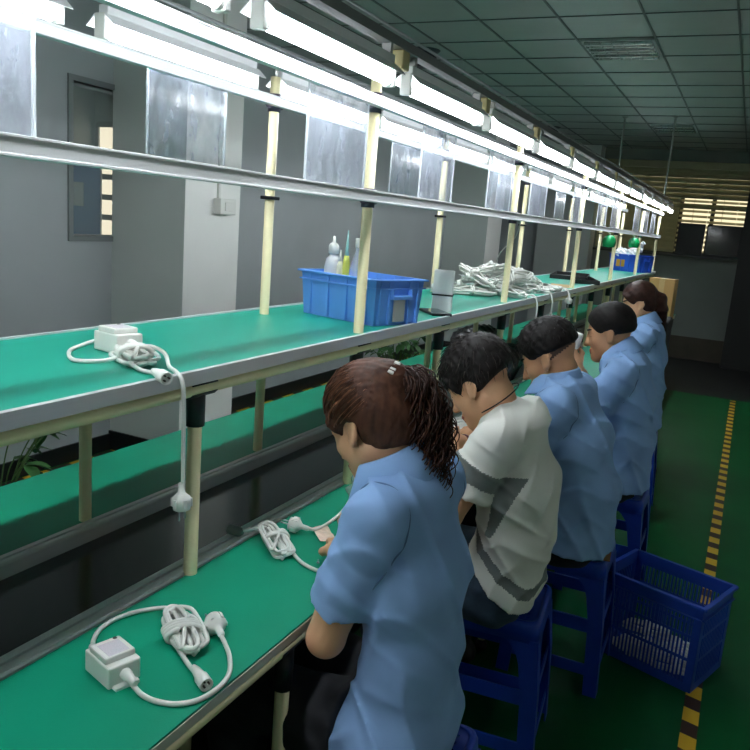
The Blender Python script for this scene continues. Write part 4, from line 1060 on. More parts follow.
def adapter_box(parent, c, ang, s=1.0):
    M = RZ(ang, c); bm = B()
    bbox(bm, -0.046 * s, 0.046 * s, -0.020 * s, 0.020 * s, 0.0, 0.006 * s, 0.0015, M=M)
    bbox(bm, -0.036 * s, 0.036 * s, -0.027 * s, 0.027 * s, 0.001, 0.036 * s, 0.003, M=M)
    h = obj('housing', bm, white_pl, parent)
    bm = B(); bbox(bm, -0.026 * s, 0.024 * s, -0.025 * s, 0.025 * s, 0.035 * s, 0.046 * s, 0.003, M=M); obj('lid', bm, white_pl, h)
    bm = B(); box(bm, -0.016 * s, 0.020 * s, -0.017 * s, 0.017 * s, 0.046 * s, 0.0464 * s, M=M)
    lb = obj('rating_label', bm, mat('pale_label', (214, 208, 214), 0.5, var=0.12, vscale=350, stretch=(1, 3, 1)), h)
    bm = B(); lathe(bm, [(0.0035 * s, 0.0458 * s), (0.0035 * s, 0.0466 * s)], 10, M=M @ Matrix.Translation((-0.021 * s, 0.015 * s, 0))); obj('lid_screw', bm, mat('dark_contact', (70, 66, 60), 0.4), h)
    for q in (1, -1):
        bm = B(); lathe(bm, [(0.009 * s, 0.0), (0.009 * s, 0.008 * s), (0.0075 * s, 0.010 * s), (0.0075 * s, 0.014 * s), (0.0066 * s, 0.016 * s), (0.0066 * s, 0.020 * s), (0.0058 * s, 0.022 * s), (0.0052 * s, 0.030 * s)], 14, M=M @ orient((0.036 * q * s, 0, 0.020 * s), (q, 0, -0.12))); obj('cable_gland', bm, white_pl, h)
    return h

# A: adapter with its hank on the near bench, closest to the camera
a = thing('power_adapter', 'white boxy adapter with wound cable and plug, at the camera end of the near bench', 'power adapter', (-0.82, 0.845, 0.75))
adapter_box(a, (-0.822, 0.846, 0.75), -0.29, 1.05)
cable('output_cable', [(-0.868, 0.860, 0.768), (-0.885, 0.868, 0.764), (-0.912, 0.893, 0.757), (-0.932, 0.928, 0.7545), (-0.936, 0.967, 0.7545), (-0.924, 1.006, 0.755), (-0.899, 1.032, 0.758), (-0.870, 1.035, 0.766), (-0.850, 1.015, 0.772)], a)
cable('wound_cable', hank((-0.805, 0.992, 0.75), -0.62, 0.155, 0.074, 7, 3, wrap=4) + [Vector((-0.800, 0.960, 0.764)), Vector((-0.775, 0.950, 0.758)), Vector((-0.735, 0.926, 0.7565)), Vector((-0.705, 0.910, 0.7575))], a, n=5)
connector(a, (-0.690, 0.902, 0.7618), (0.86, -0.5, 0.0), 1.0)
cable('mains_cable', [(-0.778, 0.832, 0.768), (-0.765, 0.829, 0.762), (-0.740, 0.824, 0.7555), (-0.712, 0.824, 0.7545), (-0.682, 0.835, 0.7545), (-0.660, 0.862, 0.7545), (-0.654, 0.904, 0.7545), (-0.664, 0.944, 0.7545), (-0.690, 0.980, 0.756), (-0.712, 0.998, 0.762), (-0.733, 1.012, 0.767)], a)
plug(a, (-0.757, 1.030, 0.7705), (-0.80, 0.58, 0.05), 1.0)

# B: hank with plug beside the nearest person
b = thing('coiled_cable', 'white wound cable with plug lying left of the nearest person', 'cable', (-0.89, 1.415, 0.75))
cable('wound_cable', hank((-0.880, 1.415, 0.75), -0.72, 0.165, 0.066, 6, 9, wrap=2) + [Vector((-0.862, 1.425, 0.772)), Vector((-0.83, 1.395, 0.762)), Vector((-0.787, 1.367, 0.7545)), Vector((-0.741, 1.350, 0.7545)), Vector((-0.705, 1.348, 0.757))], b, n=5)
plug(b, (-0.880, 1.500, 0.7705), (-0.75, -0.2, 0.12), 0.95)
cable('mains_cable', [(-0.853, 1.507, 0.7665), (-0.845, 1.530, 0.758), (-0.842, 1.575, 0.7545), (-0.845, 1.640, 0.7545), (-0.852, 1.70, 0.760), (-0.856, 1.76, 0.79)], b)
cable('output_cable', [(-0.93, 1.445, 0.770), (-0.950, 1.405, 0.774), (-0.962, 1.390, 0.772)], b)
bm = B(); lathe(bm, [(0.005, -0.012), (0.010, -0.006), (0.012, 0.0), (0.012, 0.026), (0.010, 0.028), (0.009, 0.024)], 16, M=orient((-0.968, 1.389, 0.7695), (-1, 0.02, 0.0))); obj('grey_connector', bm, mat('grey_plastic', (126, 132, 132), 0.45), b)
p = thing('paper_scrap', 'small pinkish paper scrap on the bench by the nearest person\'s hand', 'paper', (-0.83, 1.53, 0.75))
bm = B(); 
g = [[bm.verts.new((-0.862 + 0.058 * i / 4 + 0.022 * j / 4, 1.545 + 0.035 * j / 4 - 0.060 * i / 4, 0.7512 + 0.0035 * abs(math.sin(i * 1.3 + j * 0.9)))) for i in range(5)] for j in range(5)]
for j in range(4):
    for i in range(4): bm.faces.new((g[j][i], g[j][i + 1], g[j + 1][i + 1], g[j + 1][i]))
r_ = bmesh.ops.extrude_face_region(bm, geom=list(bm.faces)); bmesh.ops.translate(bm, vec=(0, 0, 0.0008), verts=[v for v in r_['geom'] if isinstance(v, bmesh.types.BMVert)])
obj('sheet', bm, mat('pinkish_paper', (232, 206, 186), 0.7, var=0.12, vscale=60), p)
sc_ = thing('screw', 'tiny shiny screw on the green mat near the paper scrap', 'screw', (-0.755, 1.391, 0.75))
bm = B(); lathe(bm, [(0.0035, 0.0), (0.0035, 0.002), (0.0015, 0.0022), (0.0015, 0.008)], 10, M=Matrix.Translation((-0.755, 1.391, 0.75))); obj('screw_body', bm, steel, sc_)

# clear bag of small parts
bg = thing('plastic_bag', 'clear plastic bag of small fittings standing on the bench beyond the nearest person', 'bag', (-0.825, 1.80, 0.75))
v = Vol((-0.93, 1.69, 0.745), (-0.73, 1.91, 0.88), 0.005); v.cap((-0.835, 1.77, 0.79), (-0.82, 1.82, 0.79), 0.045, 0.045, 0.02); v.cap((-0.825, 1.795, 0.80), (-0.827, 1.80, 0.845), 0.04, 0.024, 0.03)
v.disp(lambda Q: 0.004 * wav(Q, (90, 70, 120), 0.4, 2.0) + 0.003 * wav(Q, (-60, 120, 150), 1.4, 1.5)); v.plane((0, 0, 0.7505), (0, 0, -1)); V, F = v.mesh()
np_mesh('bag_film', V, F, clear('bag_film', (226, 236, 232), 0.12, 0.38), bg, bg.location)
rg = random.Random(4)
for k in range(16):
    q = Vector((-0.828 + rg.uniform(-0.026, 0.026), 1.795 + rg.uniform(-0.034, 0.034), 0.762 + rg.uniform(0, 0.045)))
    bm = B(); lathe(bm, [(0.006, -0.006), (0.0075, 0.0), (0.0045, 0.008)], 10, M=orient(q, (rg.uniform(-1, 1), rg.uniform(-1, 1), rg.uniform(-1, 1)))); obj('fitting', bm, white_pl if k % 3 else mat('green_fitting', (60, 150, 120), 0.4), bg)

# C: adapter on the upper shelf with a plug hanging over the edge
S = 1.19
a = thing('power_adapter', 'white boxy adapter on the upper shelf, its plug hanging over the shelf edge', 'power adapter', (-1.16, 1.205, S))
adapter_box(a, (-1.160, 1.200, S), -0.20, 1.15)
cable('output_cable', [(-1.212, 1.210, S + 0.018), (-1.236, 1.205, S + 0.010), (-1.240, 1.180, S + 0.0045), (-1.21, 1.119, S + 0.0045), (-1.15, 1.064, S + 0.0045), (-1.115, 1.058, S + 0.0045), (-1.085, 1.085, S + 0.006), (-1.07, 1.12, S + 0.014)], a)
cable('wound_cable', hank((-1.065, 1.145, S), -0.55, 0.165, 0.080, 8, 21, wrap=3) + [Vector((-1.045, 1.17, S + 0.03)), Vector((-1.005, 1.165, S + 0.022)), Vector((-0.962, 1.128, S + 0.008)), Vector((-0.925, 1.104, S + 0.0065)), Vector((-0.905, 1.098, S - 0.008)), Vector((-0.900, 1.098, 1.14)), Vector((-0.902, 1.103, 1.05)), Vector((-0.900, 1.103, 0.985))], a, n=5)
plug(a, (-0.900, 1.100, 0.952), (0.05, 0.0, -1), 1.0)
cable('connector_lead', [(-1.02, 1.085, S + 0.012), (-0.985, 1.075, S + 0.0055), (-0.950, 1.066, S + 0.0065), (-0.925, 1.050, S + 0.009)], a)
connector(a, (-0.908, 1.042, S + 0.0125), (0.9, -0.42, -0.05), 1.05)

# D: heap of hanks on the upper shelf
spots = [(-1.16, 3.46, 0.5, 0), (-1.03, 3.62, -0.4, 0), (-1.20, 3.72, 1.2, 0), (-1.07, 3.80, 0.1, 0), (-1.12, 3.62, 0.9, 1), (-1.00, 4.02, 0.8, 0), (-1.16, 4.02, -0.7, 0), (-1.08, 3.92, 1.4, 1), (-1.02, 4.25, 0.2, 0), (-1.16, 3.52, -0.3, 2), (-1.06, 3.74, 0.6, 2), (-1.14, 3.64, 1.3, 3), (-1.10, 4.06, 0.2, 2)]
hang = {1: (-0.898, 3.70, 1.025), 5: (-0.898, 4.02, 1.06), 8: (-0.898, 4.43, 1.14)}
for k, (x, y, an, lay) in enumerate(spots):
    t = thing('coiled_cable', 'white wound cable lying in the heap of cables on the upper shelf' if k not in hang else 'white wound cable heaped on the upper shelf, its plug hanging over the edge', 'cable', (x, y, S), 'cables heaped on the upper shelf' if k not in hang else 'shelf cables with hanging plugs')
    pts = hank((x, y, S + lay * 0.036), an, 0.23, 0.13, 7, 40 + k, r=0.0055, wrap=2)
    if lay or k in (2, 6):
        tl = Matrix.Translation((x, y, S + lay * 0.034 + 0.02)) @ Matrix.Rotation((0.38, -0.45, 0.5, -0.3)[k % 4], 4, Vector((math.cos(an + 0.6 * k), math.sin(an + 0.6 * k), 0))) @ Matrix.Translation((-x, -y, -(S + lay * 0.036 + 0.02)))
        pts = [tl @ q_ for q_ in pts]; mz = min(q_.z for q_ in pts); pts = [q_ + Vector((0, 0, max(0.0, S + 0.0065 - mz))) for q_ in pts]
    if k in hang:
        hx, hy, hz = hang[k]
        pts += [Vector((x + 0.04, y + 0.02, S + 0.034)), Vector((-0.955, hy - 0.01, S + 0.014)), Vector((-0.915, hy, S + 0.008)), Vector((hx, hy, S - 0.03)), Vector((hx, hy, hz + 0.035))]
        cable('cable', pts, t, 0.005, 4); plug(t, (hx, hy, hz), (0, 0, -1), 1.1)
    else:
        ex = Vector((x - 0.10 * math.cos(an), y - 0.16 * math.sin(an) - 0.02, S + 0.012 + lay * 0.02)); pts += [Vector((x, y, S + 0.045 + lay * 0.036)), ex]
        cable('cable', pts, t, 0.005, 4); plug(t, tuple(ex + Vector((-0.05 * math.cos(an), -0.03, 0.014 + 0.0 * k))), (-math.cos(an), -0.5, 0.1), 1.0)
    if k == 0: connector(t, (-1.33, 3.62, S + 0.013), (-1, -0.3, 0), 1.2)

# blue bin with bottles on the shelf
def tote(name_loc, ang, L, Wd, H, label, m, extra_label=None):
    x, y, z0 = name_loc; t = thing('storage_bin', label, 'bin', (x, y, z0)); M = RZ(ang, (x, y, z0))
    bm = B(); th = 0.004; tp = 0.012
    # tapered open shell
    def ring(l, w, z): return [bm.verts.new(M @ Vector((sx * l / 2, sy * w / 2, z))) for sx, sy in ((-1, -1), (1, -1), (1, 1), (-1, 1))]
    o0 = ring(L - tp * 2, Wd - tp * 2, 0); o1 = ring(L - 0.006, Wd - 0.006, H); i1 = ring(L - 0.006 - 2 * th, Wd - 0.006 - 2 * th, H); i0 = ring(L - tp * 2 - 2 * th, Wd - tp * 2 - 2 * th, th)
    bm.faces.new(list(reversed(o0))); bm.faces.new(i0)
    for A, C in ((o0, o1), (o1, i1), (i1, i0)):
        for k in range(4): bm.faces.new((A[k], A[(k + 1) % 4], C[(k + 1) % 4], C[k]))
    body = obj('body', bm, m, t)
    bm = B()
    for (xa, xb, ya, yb) in ((-L / 2 - 0.008, L / 2 + 0.008, -Wd / 2 - 0.008, -Wd / 2 + 0.004), (-L / 2 - 0.008, L / 2 + 0.008, Wd / 2 - 0.004, Wd / 2 + 0.008), (-L / 2 - 0.008, -L / 2 + 0.004, -Wd / 2 - 0.008, Wd / 2 + 0.008), (L / 2 - 0.004, L / 2 + 0.008, -Wd / 2 - 0.008, Wd / 2 + 0.008)):
        bbox(bm, xa, xb, ya, yb, H - 0.006, H, 0.0015, M=M)
    for (xa, xb, ya, yb) in ((-L / 2 - 0.002, L / 2 + 0.002, -Wd / 2 - 0.002, -Wd / 2 + 0.004), (-L / 2 - 0.002, L / 2 + 0.002, Wd / 2 - 0.004, Wd / 2 + 0.002), (-L / 2 - 0.002, -L / 2 + 0.004, -Wd / 2, Wd / 2), (L / 2 - 0.004, L / 2 + 0.002, -Wd / 2, Wd / 2)):
        box(bm, xa, xb, ya, yb, H - 0.030, H - 0.026, M=M)
    obj('rim', bm, m, t)
    for fx in (-0.36, -0.12, 0.12, 0.36):
        for sy in (-1, 1):
            bm = B(); ya = sy * (Wd / 2 - 0.010); box(bm, fx * L - 0.004, fx * L + 0.004, min(ya, ya + sy * 0.009), max(ya, ya + sy * 0.009), 0.004, H - 0.004, M=M); obj('rib', bm, m, t)
    for fy in (-0.38, 0.38, -0.2, 0.2):
        for sx in (-1, 1):
            bm = B(); xa = sx * (L / 2 - 0.010); box(bm, min(xa, xa + sx * 0.009), max(xa, xa + sx * 0.009), fy * Wd - 0.004, fy * Wd + 0.004, 0.004, H - 0.004, M=M); obj('rib', bm, m, t)
    bm = B(); bbox(bm, L / 2 - 0.004, L / 2 + 0.012, -0.045, 0.045, H - 0.060, H - 0.048, 0.002, M=M); bbox(bm, L / 2 - 0.004, L / 2 + 0.010, -0.045, -0.039, H - 0.060, H - 0.03, 0.002, M=M); bbox(bm, L / 2 - 0.004, L / 2 + 0.010, 0.039, 0.045, H - 0.060, H - 0.03, 0.002, M=M); obj('handle', bm, m, t)
    return t, M
bin_blue = mat('blue_bin_plastic', (104, 164, 244), 0.4, var=0.05, vscale=12)
t, M = tote((-1.098, 2.190, S), -0.30, 0.335, 0.225, 0.14, 'light blue ribbed bin with bottles inside, on the upper shelf', bin_blue)
bm = B(); box(bm, 0.1645, 0.1685, -0.028, 0.022, 0.012, 0.080, M=M); obj('paper_card', bm, mat('grey_card', (186, 190, 188), 0.6), t)
def bottle(x, y, z, prof, label, m, capprof, capm, nm='bottle'):
    t = thing(nm, label, 'bottle', (x, y, z)); T = Matrix.Translation((x, y, z))
    bm = B(); lathe(bm, prof, 20, M=T); obj('body', bm, m, t); bm = B(); lathe(bm, capprof, 16, M=T); obj('cap', bm, capm, t); return t
zb = S + 0.0045 - 0.0
bottle(-1.205, 2.185, zb, [(0.025, 0), (0.027, 0.01), (0.027, 0.15), (0.022, 0.175), (0.012, 0.185), (0.012, 0.195)], 'white squat bottle with nozzle cap, leftmost in the light blue bin', clear('milky_bottle', (236, 238, 238), 0.3, 0.75), [(0.017, 0.19), (0.017, 0.215), (0.012, 0.222), (0.005, 0.226), (0.003, 0.246)], white_pl)
bottle(-1.098, 2.155, zb, [(0.026, 0), (0.028, 0.01), (0.028, 0.135), (0.022, 0.17), (0.011, 0.205), (0.011, 0.22)], 'clear bottle with white cap, rightmost in the light blue bin', clear('clear_bottle', (222, 230, 236), 0.1, 0.35), [(0.0135, 0.218), (0.0135, 0.245), (0.012, 0.247)], white_pl)
bottle(-1.143, 2.160, zb, [(0.010, 0), (0.011, 0.01), (0.011, 0.17), (0.008, 0.19)], 'slim yellow-green tube with a long pointed tip in the light blue bin', mat('yellow_green_tube', (206, 214, 96), 0.4), [(0.007, 0.185), (0.005, 0.215), (0.0015, 0.268)], mat('pale_teal_tip', (150, 200, 196), 0.4), 'glue_tube')
bottle(-1.168, 2.165, zb, [(0.009, 0), (0.010, 0.01), (0.010, 0.155), (0.006, 0.17)], 'short slim tube with white tip in the light blue bin', mat('cream_tube', (232, 230, 200), 0.4), [(0.006, 0.168), (0.004, 0.185), (0.0015, 0.205)], white_pl, 'glue_tube')
# paper bundle, phone, trays, card
t = thing('paper_bundle', 'white upright paper bundle held by a black band on the upper shelf', 'paper', (-1.0, 2.66, S))
bm = B(); M = RZ(0.25, (-1.0, 2.665, S))
for k in range(7): box(bm, -0.036 + 0.001 * k, 0.036 - 0.0012 * (k % 3), -0.021 + k * 0.006, -0.0165 + k * 0.006, 0, 0.148 + 0.004 * math.sin(k * 2.1), M=M)
obj('sheets', bm, mat('white_paper', (236, 236, 234), 0.7), t)
bm = B(); bbox(bm, -0.039, 0.039, -0.024, 0.026, 0.058, 0.064, 0.001, M=M); obj('band', bm, joint_black, t)
t = thing('phone', 'black flat phone lying on the upper shelf against the paper bundle', 'phone', (-0.99, 2.56, S))
M = RZ(-0.85, (-0.985, 2.565, S)); bm = B(); bbox(bm, -0.075, 0.075, -0.037, 0.037, 0.0, 0.010, 0.003, M=M); obj('body', bm, joint_black, t)
bm = B(); box(bm, -0.070, 0.070, -0.033, 0.033, 0.010, 0.0104, M=M); obj('screen', bm, mat('phone_glass', (10, 11, 13), 0.06), t)
def tray(x, y, ang, L, Wd, label):
    t = thing('tray', label, 'tray', (x, y, S)); M = RZ(ang, (x, y, S)); m = mat('black_tray', (28, 30, 32), 0.45)
    bm = B(); bbox(bm, -L / 2, L / 2, -Wd / 2, Wd / 2, 0, 0.004, 0.001, M=M); obj('base', bm, m, t)
    bm = B()
    for (xa, xb, ya, yb) in ((-L / 2, L / 2, -Wd / 2, -Wd / 2 + 0.006), (-L / 2, L / 2, Wd / 2 - 0.006, Wd / 2), (-L / 2, -L / 2 + 0.006, -Wd / 2, Wd / 2), (L / 2 - 0.006, L / 2, -Wd / 2, Wd / 2)): bbox(bm, xa, xb, ya, yb, 0.003, 0.028, 0.001, M=M)
    obj('walls', bm, m, t)
tray(-1.20, 5.88, 0.15, 0.26, 0.62, 'shallow black tray on the upper shelf, the one nearer the wall'); tray(-1.03, 5.50, 0.3, 0.16, 0.50, 'shallow black tray on the upper shelf, the one nearer the shelf edge')
t = thing('card', 'small tan card on the upper shelf at the foot of a front post', 'card', (-1.03, 4.82, S)); bm = B(); M = RZ(0.3, (-1.03, 4.82, S)); bbox(bm, -0.06, 0.06, -0.13, 0.13, 0, 0.003, 0.001, M=M); obj('card', bm, mat('tan_card', (206, 170, 120), 0.7), t)
# far blue bin with white film
t, M = tote((-1.095, 8.26, S), -0.35, 0.35, 0.28, 0.17, 'deep blue bin with white film on top, at the far end of the upper shelf', mat('deep_blue_plastic', (40, 92, 210), 0.4))
bm = B(); box(bm, -0.09, 0.0, -0.1375, -0.1345, 0.045, 0.115, M=M @ Matrix.Rotation(0, 4, 'Z')); obj('sticker', bm, mat('orange_sticker', (206, 150, 50), 0.5), t)
fl = thing('plastic_film', 'crumpled white film heaped in the deep blue bin at the far end', 'film', (-1.115, 8.22, S + 0.12))
v = Vol((-1.36, 8.0, S + 0.05), (-0.88, 8.46, S + 0.36), 0.010)
for (x, y, z, r) in ((-1.20, 8.22, S + 0.17, 0.075), (-1.08, 8.18, S + 0.18, 0.07), (-1.05, 8.26, S + 0.23, 0.06), (-1.02, 8.28, S + 0.28, 0.04), (-1.16, 8.26, S + 0.14, 0.09)): v.ell((x, y, z), (r, r, r * 0.9), None, 0.03)
v.disp(lambda Q: 0.012 * np.abs(wav(Q, (60, 40, 70), 0.2, 2.0)) + 0.006 * wav(Q, (90, -70, 60), 1.0, 2.0)); V, F = v.mesh(); np_mesh('film', V, F, mat('white_film', (228, 230, 232), 0.35), fl, fl.location, smooth=False)
# green cups hanging from the middle bar
for (y, lab) in ((5.64, 'green translucent cup hanging from the middle bar, the nearer one'), (6.90, 'green translucent cup hanging from the middle bar, the farther one')):
    t = thing('hanging_cup', lab, 'cup', (-0.915, y, 1.545)); T = Matrix.Translation((-0.915, y, 1.485))
    bm = B(); lathe(bm, [(0.014, 0.040), (0.030, 0.034), (0.044, 0.012), (0.048, -0.012), (0.043, -0.038), (0.036, -0.044), (0.034, -0.040), (0.040, -0.034), (0.045, -0.012), (0.041, 0.010), (0.028, 0.030), (0.012, 0.036)], 20, M=T); obj('cup', bm, mat('green_translucent', (20, 150, 84), 0.15), t)
    bm = B(); tube(bm, [(-0.915, y, 1.52), (-0.914, y, 1.535), (-0.9325, y, 1.546), (-0.9325, y, 1.57)], 0.004, 6); obj('hook', bm, white_pl, t)

t = thing('loose_wire', 'thin pale wire drooping from the middle bar beside the second full front post', 'wire', (-0.94, 3.33, 1.545))
bm = B(); tube(bm, spline([(-0.93, 3.36, 1.546), (-0.955, 3.38, 1.47), (-1.02, 3.40, 1.40), (-1.06, 3.44, 1.30), (-1.10, 3.50, 1.245)], 6), 0.0022, 6); obj('wire', bm, white_cable, t)

# things on the bench among the workers
t = thing('coiled_cable', 'white loosely looped cable on the bench beyond the white tee worker\'s hands', 'cable', (-0.86, 2.74, 0.75))
cable('cable', hank((-0.865, 2.73, 0.75), 1.15, 0.34, 0.16, 9, 77, r=0.0055, wrap=0) + [Vector((-0.84, 2.62, 0.775)), Vector((-0.80, 2.52, 0.765)), Vector((-0.78, 2.44, 0.757))], t, 0.0055, 5); plug(t, (-0.775, 2.405, 0.772), (0.1, -1, 0), 1.0)
t = thing('power_adapter', 'white adapter held up in the white tee worker\'s hands', 'power adapter', (-0.69, 1.935, 0.95))
adapter_box(t, (-0.695, 1.922, 0.930), 0.9, 0.9)
t = thing('plug_block', 'white plug held before the chin by the crew-cut worker', 'plug', (-0.60, 3.165, 1.07))
M = Matrix.Translation((-0.590, 3.165, 1.080)) @ Matrix.Rotation(0.2, 4, 'Y'); bm = B(); bbox(bm, -0.022, 0.018, -0.022, 0.022, -0.03, 0.035, 0.006, M=M); obj('body', bm, white_pl, t)
bm = B(); lathe(bm, [(0.012, 0.0), (0.009, -0.03), (0.005, -0.05)], 14, M=M @ Matrix.Translation((0, 0, -0.03))); obj('strain_relief', bm, white_pl, t)
t = thing('plug_block', 'white plug held up before the farthest person\'s face', 'plug', (-0.66, 4.32, 1.15))
M = Matrix.Translation((-0.665, 4.34, 1.10)) @ Matrix.Rotation(0.5, 4, 'Y'); bm = B(); bbox(bm, -0.02, 0.02, -0.02, 0.02, -0.03, 0.06, 0.006, M=M); obj('body', bm, white_pl, t)
bm = B(); lathe(bm, [(0.012, 0.0), (0.009, -0.03), (0.005, -0.05)], 14, M=M @ Matrix.Translation((0, 0, -0.03))); obj('strain_relief', bm, white_pl, t)
def lump(name, label, cat, c, r, m, seed, z0):
    t = thing(name, label, cat, (c[0], c[1], z0)); c = np.array(c); R = np.array(r)
    v = Vol(c - R * 1.5, c + R * 1.5, max(0.007, float(R.max()) / 16)); v.ell(c, R, None, 0.0); v.ell(c + R * np.array((0.3, 0.4, 0.3)), R * 0.7, None, 0.03); v.ell(c + R * np.array((-0.4, -0.3, 0.15)), R * 0.65, None, 0.03)
    v.disp(lambda Q: 0.012 * np.abs(wav(Q, (50, 44, 60), seed, 2.2)) + 0.006 * wav(Q, (90, -70, 60), seed + 1.0, 2.0)); v.plane((0, 0, z0 + 0.001), (0, 0, -1)); V, F = v.mesh(); np_mesh('bag_body', V, F, m, t, t.location)
lump('black_bag', 'black crumpled bag on the conveyor beyond the white tee worker', 'bag', (-1.13, 3.9, 0.80), (0.12, 0.30, 0.11), mat('black_film', (24, 26, 28), 0.3), 0.5, 0.7225)
lump('black_bag', 'black crumpled bag on the far bench below the shelf cables', 'bag', (-1.45, 4.5, 0.82), (0.12, 0.22, 0.10), mat('black_film', (24, 26, 28), 0.3), 1.7, 0.7505)

# ------------------------------------------------------------------ stools
stool_blue = mat('blue_stool_plastic', (28, 68, 180), 0.38, var=0.05, vscale=9)
def make_stool(x, y, ang):
    t = thing('plastic_stool', 'x', 'stool', (0, 0, 0), 'blue plastic stools')
    H, A, Bs = 0.45, 0.135, 0.172      # seat half width, foot half width
    bm = B(); n = 9; g = {}
    # perforated seat: a grid with round-cornered square holes
    xs = sorted(set([-A + 0.004, A - 0.004] + [v for i in range(n) for v in (-0.099 + i * 0.0248 - 0.005, -0.099 + i * 0.0248 + 0.005)]))
    for zz in (H - 0.004, H):
        for i, xx in enumerate(xs):
            for j, yy in enumerate(xs): g[(zz, i, j)] = bm.verts.new((xx, yy, zz))
    N = len(xs)
    def hole(i, j): return i % 2 == 1 and j % 2 == 1 and 0 < i < N - 2 and 0 < j < N - 2
    for i in range(N - 1):
        for j in range(N - 1):
            if hole(i, j):
                for (a_, b_) in (((i, j), (i + 1, j)), ((i + 1, j), (i + 1, j + 1)), ((i + 1, j + 1), (i, j + 1)), ((i, j + 1), (i, j))):
                    bm.faces.new((g[(H, *a_)], g[(H, *b_)], g[(H - 0.004, *b_)], g[(H - 0.004, *a_)]))
                continue
            bm.faces.new((g[(H, i, j)], g[(H, i + 1, j)], g[(H, i + 1, j + 1)], g[(H, i, j + 1)])); bm.faces.new((g[(H - 0.004, i, j)], g[(H - 0.004, i, j + 1)], g[(H - 0.004, i + 1, j + 1)], g[(H - 0.004, i + 1, j)]))
    obj('seat', bm, stool_blue, t)
    # apron with rounded rim
    bm = B()
    prof = [(A - 0.010, H + 0.004), (A - 0.003, H + 0.005), (A + 0.003, H + 0.002), (A + 0.006, H - 0.006), (A + 0.010, H - 0.052), (A + 0.006, H - 0.052), (A + 0.001, H - 0.006), (A - 0.006, H - 0.003)]
    rings = []
    for (r, z) in prof:
        cr = 0.03; ring = []
        for (cx, cy, a0) in ((1, 1, 0), (-1, 1, 90), (-1, -1, 180), (1, -1, 270)):
            for k in range(5):
                a_ = math.radians(a0 + k * 22.5); ring.append(bm.verts.new((cx * (r - cr) + cr * math.cos(a_), cy * (r - cr) + cr * math.sin(a_), z)))
        rings.append(ring)
    for i in range(len(rings)):
        A_, C_ = rings[i], rings[(i + 1) % len(rings)]
        for k in range(20): f = bm.faces.new((A_[k], A_[(k + 1) % 20], C_[(k + 1) % 20], C_[k])); f.smooth = True
    obj('apron', bm, stool_blue, t)
    # L-section legs, flared at the top
    for sx in (1, -1):
        for sy in (1, -1):
            bm = B(); lv = [(H - 0.045, A + 0.0085, 0.098), (H - 0.062, A + 0.0100, 0.080), (H - 0.085, A + 0.0125, 0.062), (H - 0.115, A + 0.0150, 0.054), (0.25, (A + Bs) / 2 + 0.006, 0.047), (0.0, Bs, 0.044)]
            rr = []
            for (z, c, w) in lv:
                th = 0.0045; P_ = [(c, c), (c - w, c), (c - w, c - th), (c - th, c - th), (c - th, c - w), (c, c - w)]
                rr.append([bm.verts.new((sx * px_, sy * py_, z)) for px_, py_ in P_])
            for i in range(len(rr) - 1):
                for k in range(6): bm.faces.new((rr[i][k], rr[i][(k + 1) % 6], rr[i + 1][(k + 1) % 6], rr[i + 1][k]))
            bm.faces.new(rr[0]); bm.faces.new(list(reversed(rr[-1]))); obj('leg', bm, stool_blue, t)
    for k in range(4):
        Mk = Matrix.Rotation(k * PI / 2, 4, 'Z')
        for z, hh in ((0.235, 0.045), (0.085, 0.04)):
            c = A + 0.0085 + (Bs - A - 0.0085) * (1 - z / (H - 0.045)); bm = B(); bbox(bm, -c + 0.03, c - 0.03, c - 0.0085, c - 0.0035, z - hh / 2, z + hh / 2, 0.001, M=Mk); obj('crossbar', bm, stool_blue, t)
    return t
st = make_stool(0, 0, 0)
for i, (x, y, an, lab) in enumerate(((-0.495, 1.300, 0.05, 'blue plastic stool under the nearest person'), (-0.515, 2.075, 0.10, 'blue plastic stool under the white tee worker'), (-0.415, 2.60, 0.02, 'blue plastic stool with a brown card on its seat, left of the blue crate'),
                                     (-0.385, 3.33, 0.0, 'blue plastic stool under the crew-cut worker'), (-0.46, 4.42, 0.05, 'blue plastic stool under the farthest person'))):
    o = st if i == 0 else copy_tree(st); o.location = (x, y, 0); o.rotation_euler = (0, 0, an); o['label'] = lab
t = thing('seat_card', 'brown card lying on the stool left of the blue crate', 'card', (-0.37, 2.60, 0.455)); M = RZ(0.1, (-0.38, 2.60, 0.4555)); bm = B(); bbox(bm, -0.09, 0.105, -0.11, 0.11, 0, 0.004, 0.001, M=M); obj('card', bm, mat('brown_card', (168, 124, 78), 0.75), t)

